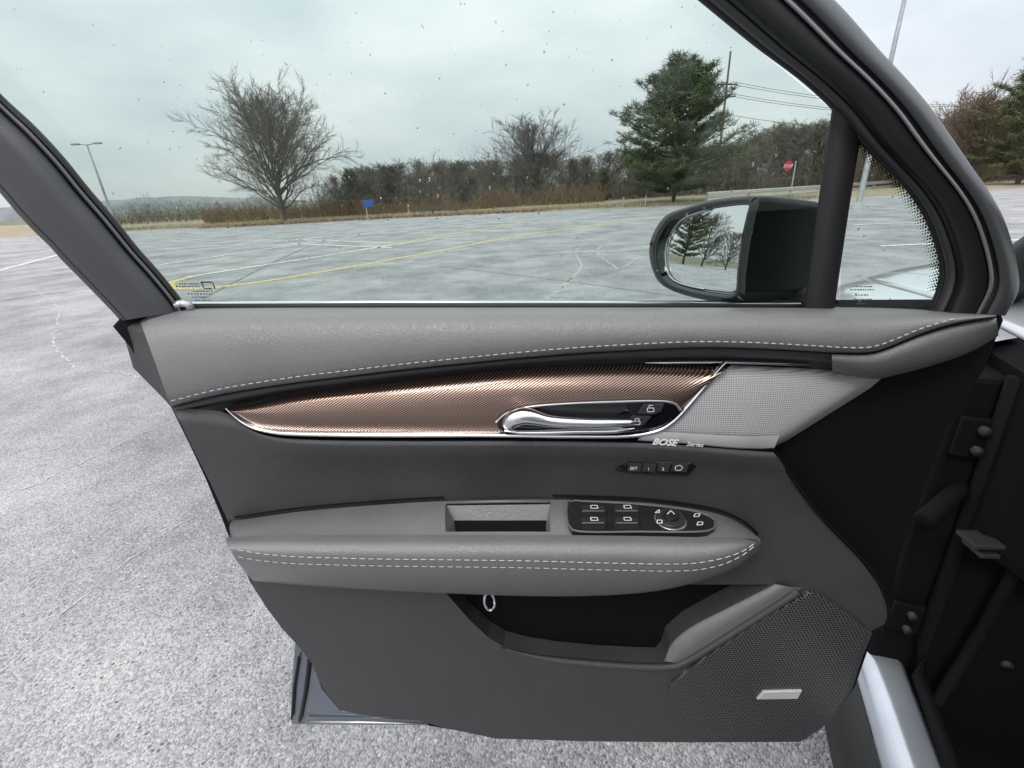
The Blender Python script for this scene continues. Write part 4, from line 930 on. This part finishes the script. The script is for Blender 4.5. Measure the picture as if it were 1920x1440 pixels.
# --- front leg running down into the mirror corner
I2 = IF = [(1060, -205), (1200, -90), (1310, 0), (1420, 90), (1500, 150), (1560, 205), (1602, 258), (1655, 312), (1692, 348), (1727, 397), (1748, 445), (1762, 500), (1757, 540), (1740, 582)]
O2 = OF = [(1330, -205), (1460, -90), (1565, 0), (1655, 100), (1702, 150), (1748, 205), (1788, 262), (1822, 312), (1850, 352), (1878, 400), (1895, 446), (1908, 500), (1910, 545), (1885, 592)]
ff = band('front_window_frame', I2, O2, [(.19, .022), (.20, .020), (.28, .008), (.36, .004), (.58, .004), (.62, .008)], M['frame_dark'], n=60)
band('glass_run', I2, O2, [(-.01, .056), (.0, .042), (.04, .034), (.07, .034)], M['rubber'], ff, 60)
band('inner_bevel', I2, O2, [(.06, .036), (.08, .030), (.19, .018), (.21, .020)], M['frame'], ff, 60)
band('pale_seal_strip', I2, O2, [(.615, .010), (.63, .002), (.665, .004), (.68, .020)], M['frame_light'], ff, 60)  # lighter grey strip stands in for the thin highlight beside the groove
band('seal_groove', I2, O2, [(.675, .018), (.70, .026), (.74, .022)], M['rubber'], ff, 60)
band('outer_flange', I2, O2, [(.735, .024), (.76, .020), (.9, .026), (.97, .034), (1.0, .05), (.99, .10), (.3, .11), (.05, .10)], M['flange'], ff, 60)
# upper rail, out of frame
band('roof_rail', [(-270, -120), (300, -220), (1060, -205)], [(-270, -20), (300, -340), (1330, -320)], [(0, .05), (.1, .02), (.8, .02), (1, .06), (.9, .11), (.1, .11)], M['frame'])
# --- window divider
band('window_divider', [(1561, 196), (1547, 290), (1531, 400), (1506, 582)], [(1614, 258), (1602, 330), (1588, 420), (1564, 582)], [(0, .056), (0, .042), (.1, .034), (.9, .034), (1, .042), (1, .056)], M['rubber'])
# --- panes
TG = .050
pane = mesh('window_pane', [D(a, b_, TG) for a, b_ in [(352, 586), (0, 180), (-270, -116), (300, -225), (1060, -207), (1310, 2), (1420, 92), (1562, 208), (1512, 590)]], [tuple(range(9))], M['glass'], door, False)
qp = I2[6:] + [(1575, 584), (1580, 367)]
qpane = mesh('quarter_pane', [D(a, b_, TG) for a, b_ in qp], [tuple(range(len(qp)))], M['glass'], door, False)
# frit dots along the quarter pane
V = []; F = []
q = cr(I2[6:13], 60)
for i, (a, b_) in enumerate(q):
    for k in range(4):
        ca, cb = a - 4 - k * 5 + (i % 2) * 2, b_ + 2 + k * 1.5; rr_ = 2.4 - .5 * k; j = len(V)
        for s in range(6): V.append(D(ca + rr_ * math.cos(s * 1.047), cb + rr_ * math.sin(s * 1.047), TG - .001))
        F.append(tuple(range(j, j + 6)))
mesh('frit_dots', V, F, M['black'], qpane, False, 'stuff')
# small print on the glass
def fineprint(rows_, parent, mt, seed):
    rr = random.Random(seed); V = []; F = []
    for x0, x1, y_, h in rows_:
        x = x0
        while x < x1:
            w_ = rr.uniform(2.0, 4.2); j = len(V); V += [D(x, y_, TG - .001), D(x + w_, y_, TG - .001), D(x + w_, y_ + h, TG - .001), D(x, y_ + h, TG - .001)]; F.append((j, j+1, j+2, j+3)); x += w_ + rr.uniform(1, 2.4)
    return mesh('glass_mark', V, F, mt, parent, False, 'stuff')
M['print'] = mat('glass_print', (.11, .115, .115), .6)
fineprint([(336, 372, 531, 2.5), (330, 374, 536, 2.5), (362, 396, 545, 2.5), (352, 398, 550, 2.5), (360, 384, 556, 2.2), (366, 396, 562, 2.2)], pane, M['print'], 3)
for lp in ([(377, 529), (398, 529), (403, 541)], [(377, 529), (383, 541), (396, 541)]):
    tube('glass_logo', [D(a, b_, TG - .001) for a, b_ in lp], .0011, M['print'], pane, 4)
fineprint([(1600, 1636, 536, 2.5), (1594, 1640, 542, 2.5), (1604, 1628, 552, 2.5), (1600, 1632, 560, 2.5), (1606, 1622, 568, 2.5)], qpane, M['print'], 5)
# --- belt seal and its bright line
tube('belt_seal', [D(a, b_, .046) for a, b_ in ((346, 575), (700, 574), (1100, 574), (1512, 576))], .004, M['rubber'], door)
tube('belt_moulding', [D(a, b_, .078) for a, b_ in ((352, 571), (700, 568), (1100, 569), (1500, 573))], .0035, M['chrome'], door)
tube('corner_clip', [D(a, b_, .03) for a, b_ in ((331, 572), (342, 569), (354, 571), (358, 580))], .005, M['rail'], door)
# --- raindrops
rr = random.Random(12); V = []; F = []
def drop(c, r_, st):
    k = len(V); 
    for i, (f, h) in enumerate(((1, 0), (.8, .35), (.4, .55))):
        for s in range(8):
            a = s * math.pi / 4; V.append(c + E1 * math.cos(a) * r_ * f + UP * math.sin(a) * r_ * f * st + E3 * h * r_)
    V.append(c + E3 * r_ * .6)
    for i in range(2):
        for s in range(8): F.append((k+i*8+s, k+i*8+(s+1) % 8, k+(i+1)*8+(s+1) % 8, k+(i+1)*8+s))
    for s in range(8): F.append((k+16+s, k+16+(s+1) % 8, k+24))
for i in range(330):
    px, py = rr.uniform(20, 1540), rr.uniform(0, 565)
    if py > 180 + px * 1.15 - 10 or (px > 1300 and py < (px - 1310) * .82 + 8): continue
    drop(D(px, py, TG + .0012), rr.choice((.0004, .0005, .0006, .0008, .0012)), rr.uniform(1, 1.8))
for i in range(25):
    px, py = rr.uniform(1590, 1735), rr.uniform(300, 570)
    if px > np.interp(py, [258, 348, 445, 500, 580], [1600, 1690, 1745, 1758, 1740]) - 8: continue
    drop(D(px, py, TG + .0012), rr.choice((.0006, .0009, .0013)), 1.2)
rd = mesh('raindrops', V, F, M['water'], None, True, 'stuff'); tag(rd, 'raindrops scattered over the outside of the door glass', 'raindrops')
# --- door mirror
MN = Vector((-.93, -.367, .095)).normalized(); MP = D(1390, 465, .10)
def MPt(a, b_): return plane_pt(a, b_, MP, MN)
rimo = cr([(1412, 368), (1345, 373), (1288, 388), (1248, 404), (1224, 440), (1217, 468), (1222, 502), (1238, 532), (1282, 553), (1345, 566), (1392, 566), (1398, 520), (1406, 460), (1418, 400), (1424, 374)], 56, True)
gls = cr([(1404, 385), (1345, 389), (1300, 400), (1274, 413), (1252, 444), (1245, 470), (1247, 505), (1258, 524), (1284, 535), (1344, 546), (1374, 544), (1380, 505), (1386, 455), (1398, 400)], 56, True)
RO = [MPt(a, b_) for a, b_ in rimo]; GL = [MPt(a, b_) for a, b_ in gls]; rcn = sum(RO, Vector()) / len(RO)
def sh(P, back, sc, dz=0, sx=1): return [rcn + Vector(((p - rcn).x * sc * sx, (p - rcn).y * sc * sx, (p - rcn).z * sc)) - MN * back + UP * dz for p in P]
side = loft('side_mirror', [RO, sh(RO, .012, 1.02), sh(RO, .06, 1.02), sh(RO, .11, .99), sh(RO, .15, .92), sh(RO, .18, .80), sh(RO, .20, .62), sh(RO, .212, .35), sh(RO, .215, .02)], M['frame_dark'], door, True)
loft('mirror_rim', [RO, [p + (q - p) * .35 + MN * .004 for p, q in zip(RO, GL)], [p + (q - p) * .7 + MN * .003 for p, q in zip(RO, GL)], [q - MN * .008 for q in GL]], M['gloss'], side, True)
mesh('mirror_glass', [q - MN * .006 for q in GL], [tuple(range(len(GL)))], M['mirror'], side, False)
tube('mirror_bezel', [GL[i % 56] - MN * .003 for i in range(8, 34)], .0013, M['silver'], side, 6)
# foot that joins the mirror to the door
mf = D(1538, 592, .085); tube('mirror_foot', [sh(RO, .12, .2, -.07)[0], sh(RO, .14, .2, -.085)[0], mf], [.03, .034, .026], M['frame_dark'], side, 12)
rr = random.Random(77); V = []; F = []; E1s, E3s = E1, E3
E1 = MN.cross(UP).normalized(); E3 = MN
for i in range(70):
    a, b_ = rr.uniform(1248, 1398), rr.uniform(392, 545)
    if (a - 1318) ** 2 / 62 ** 2 + (b_ - 466) ** 2 / 72 ** 2 > 1: continue
    drop(MPt(a, b_) - MN * .0055, rr.choice((.0006, .0009, .0012)), 1.2)
E1, E3 = E1s, E3s
mesh('mirror_drops', V, F, M['water'], side, True, 'stuff')
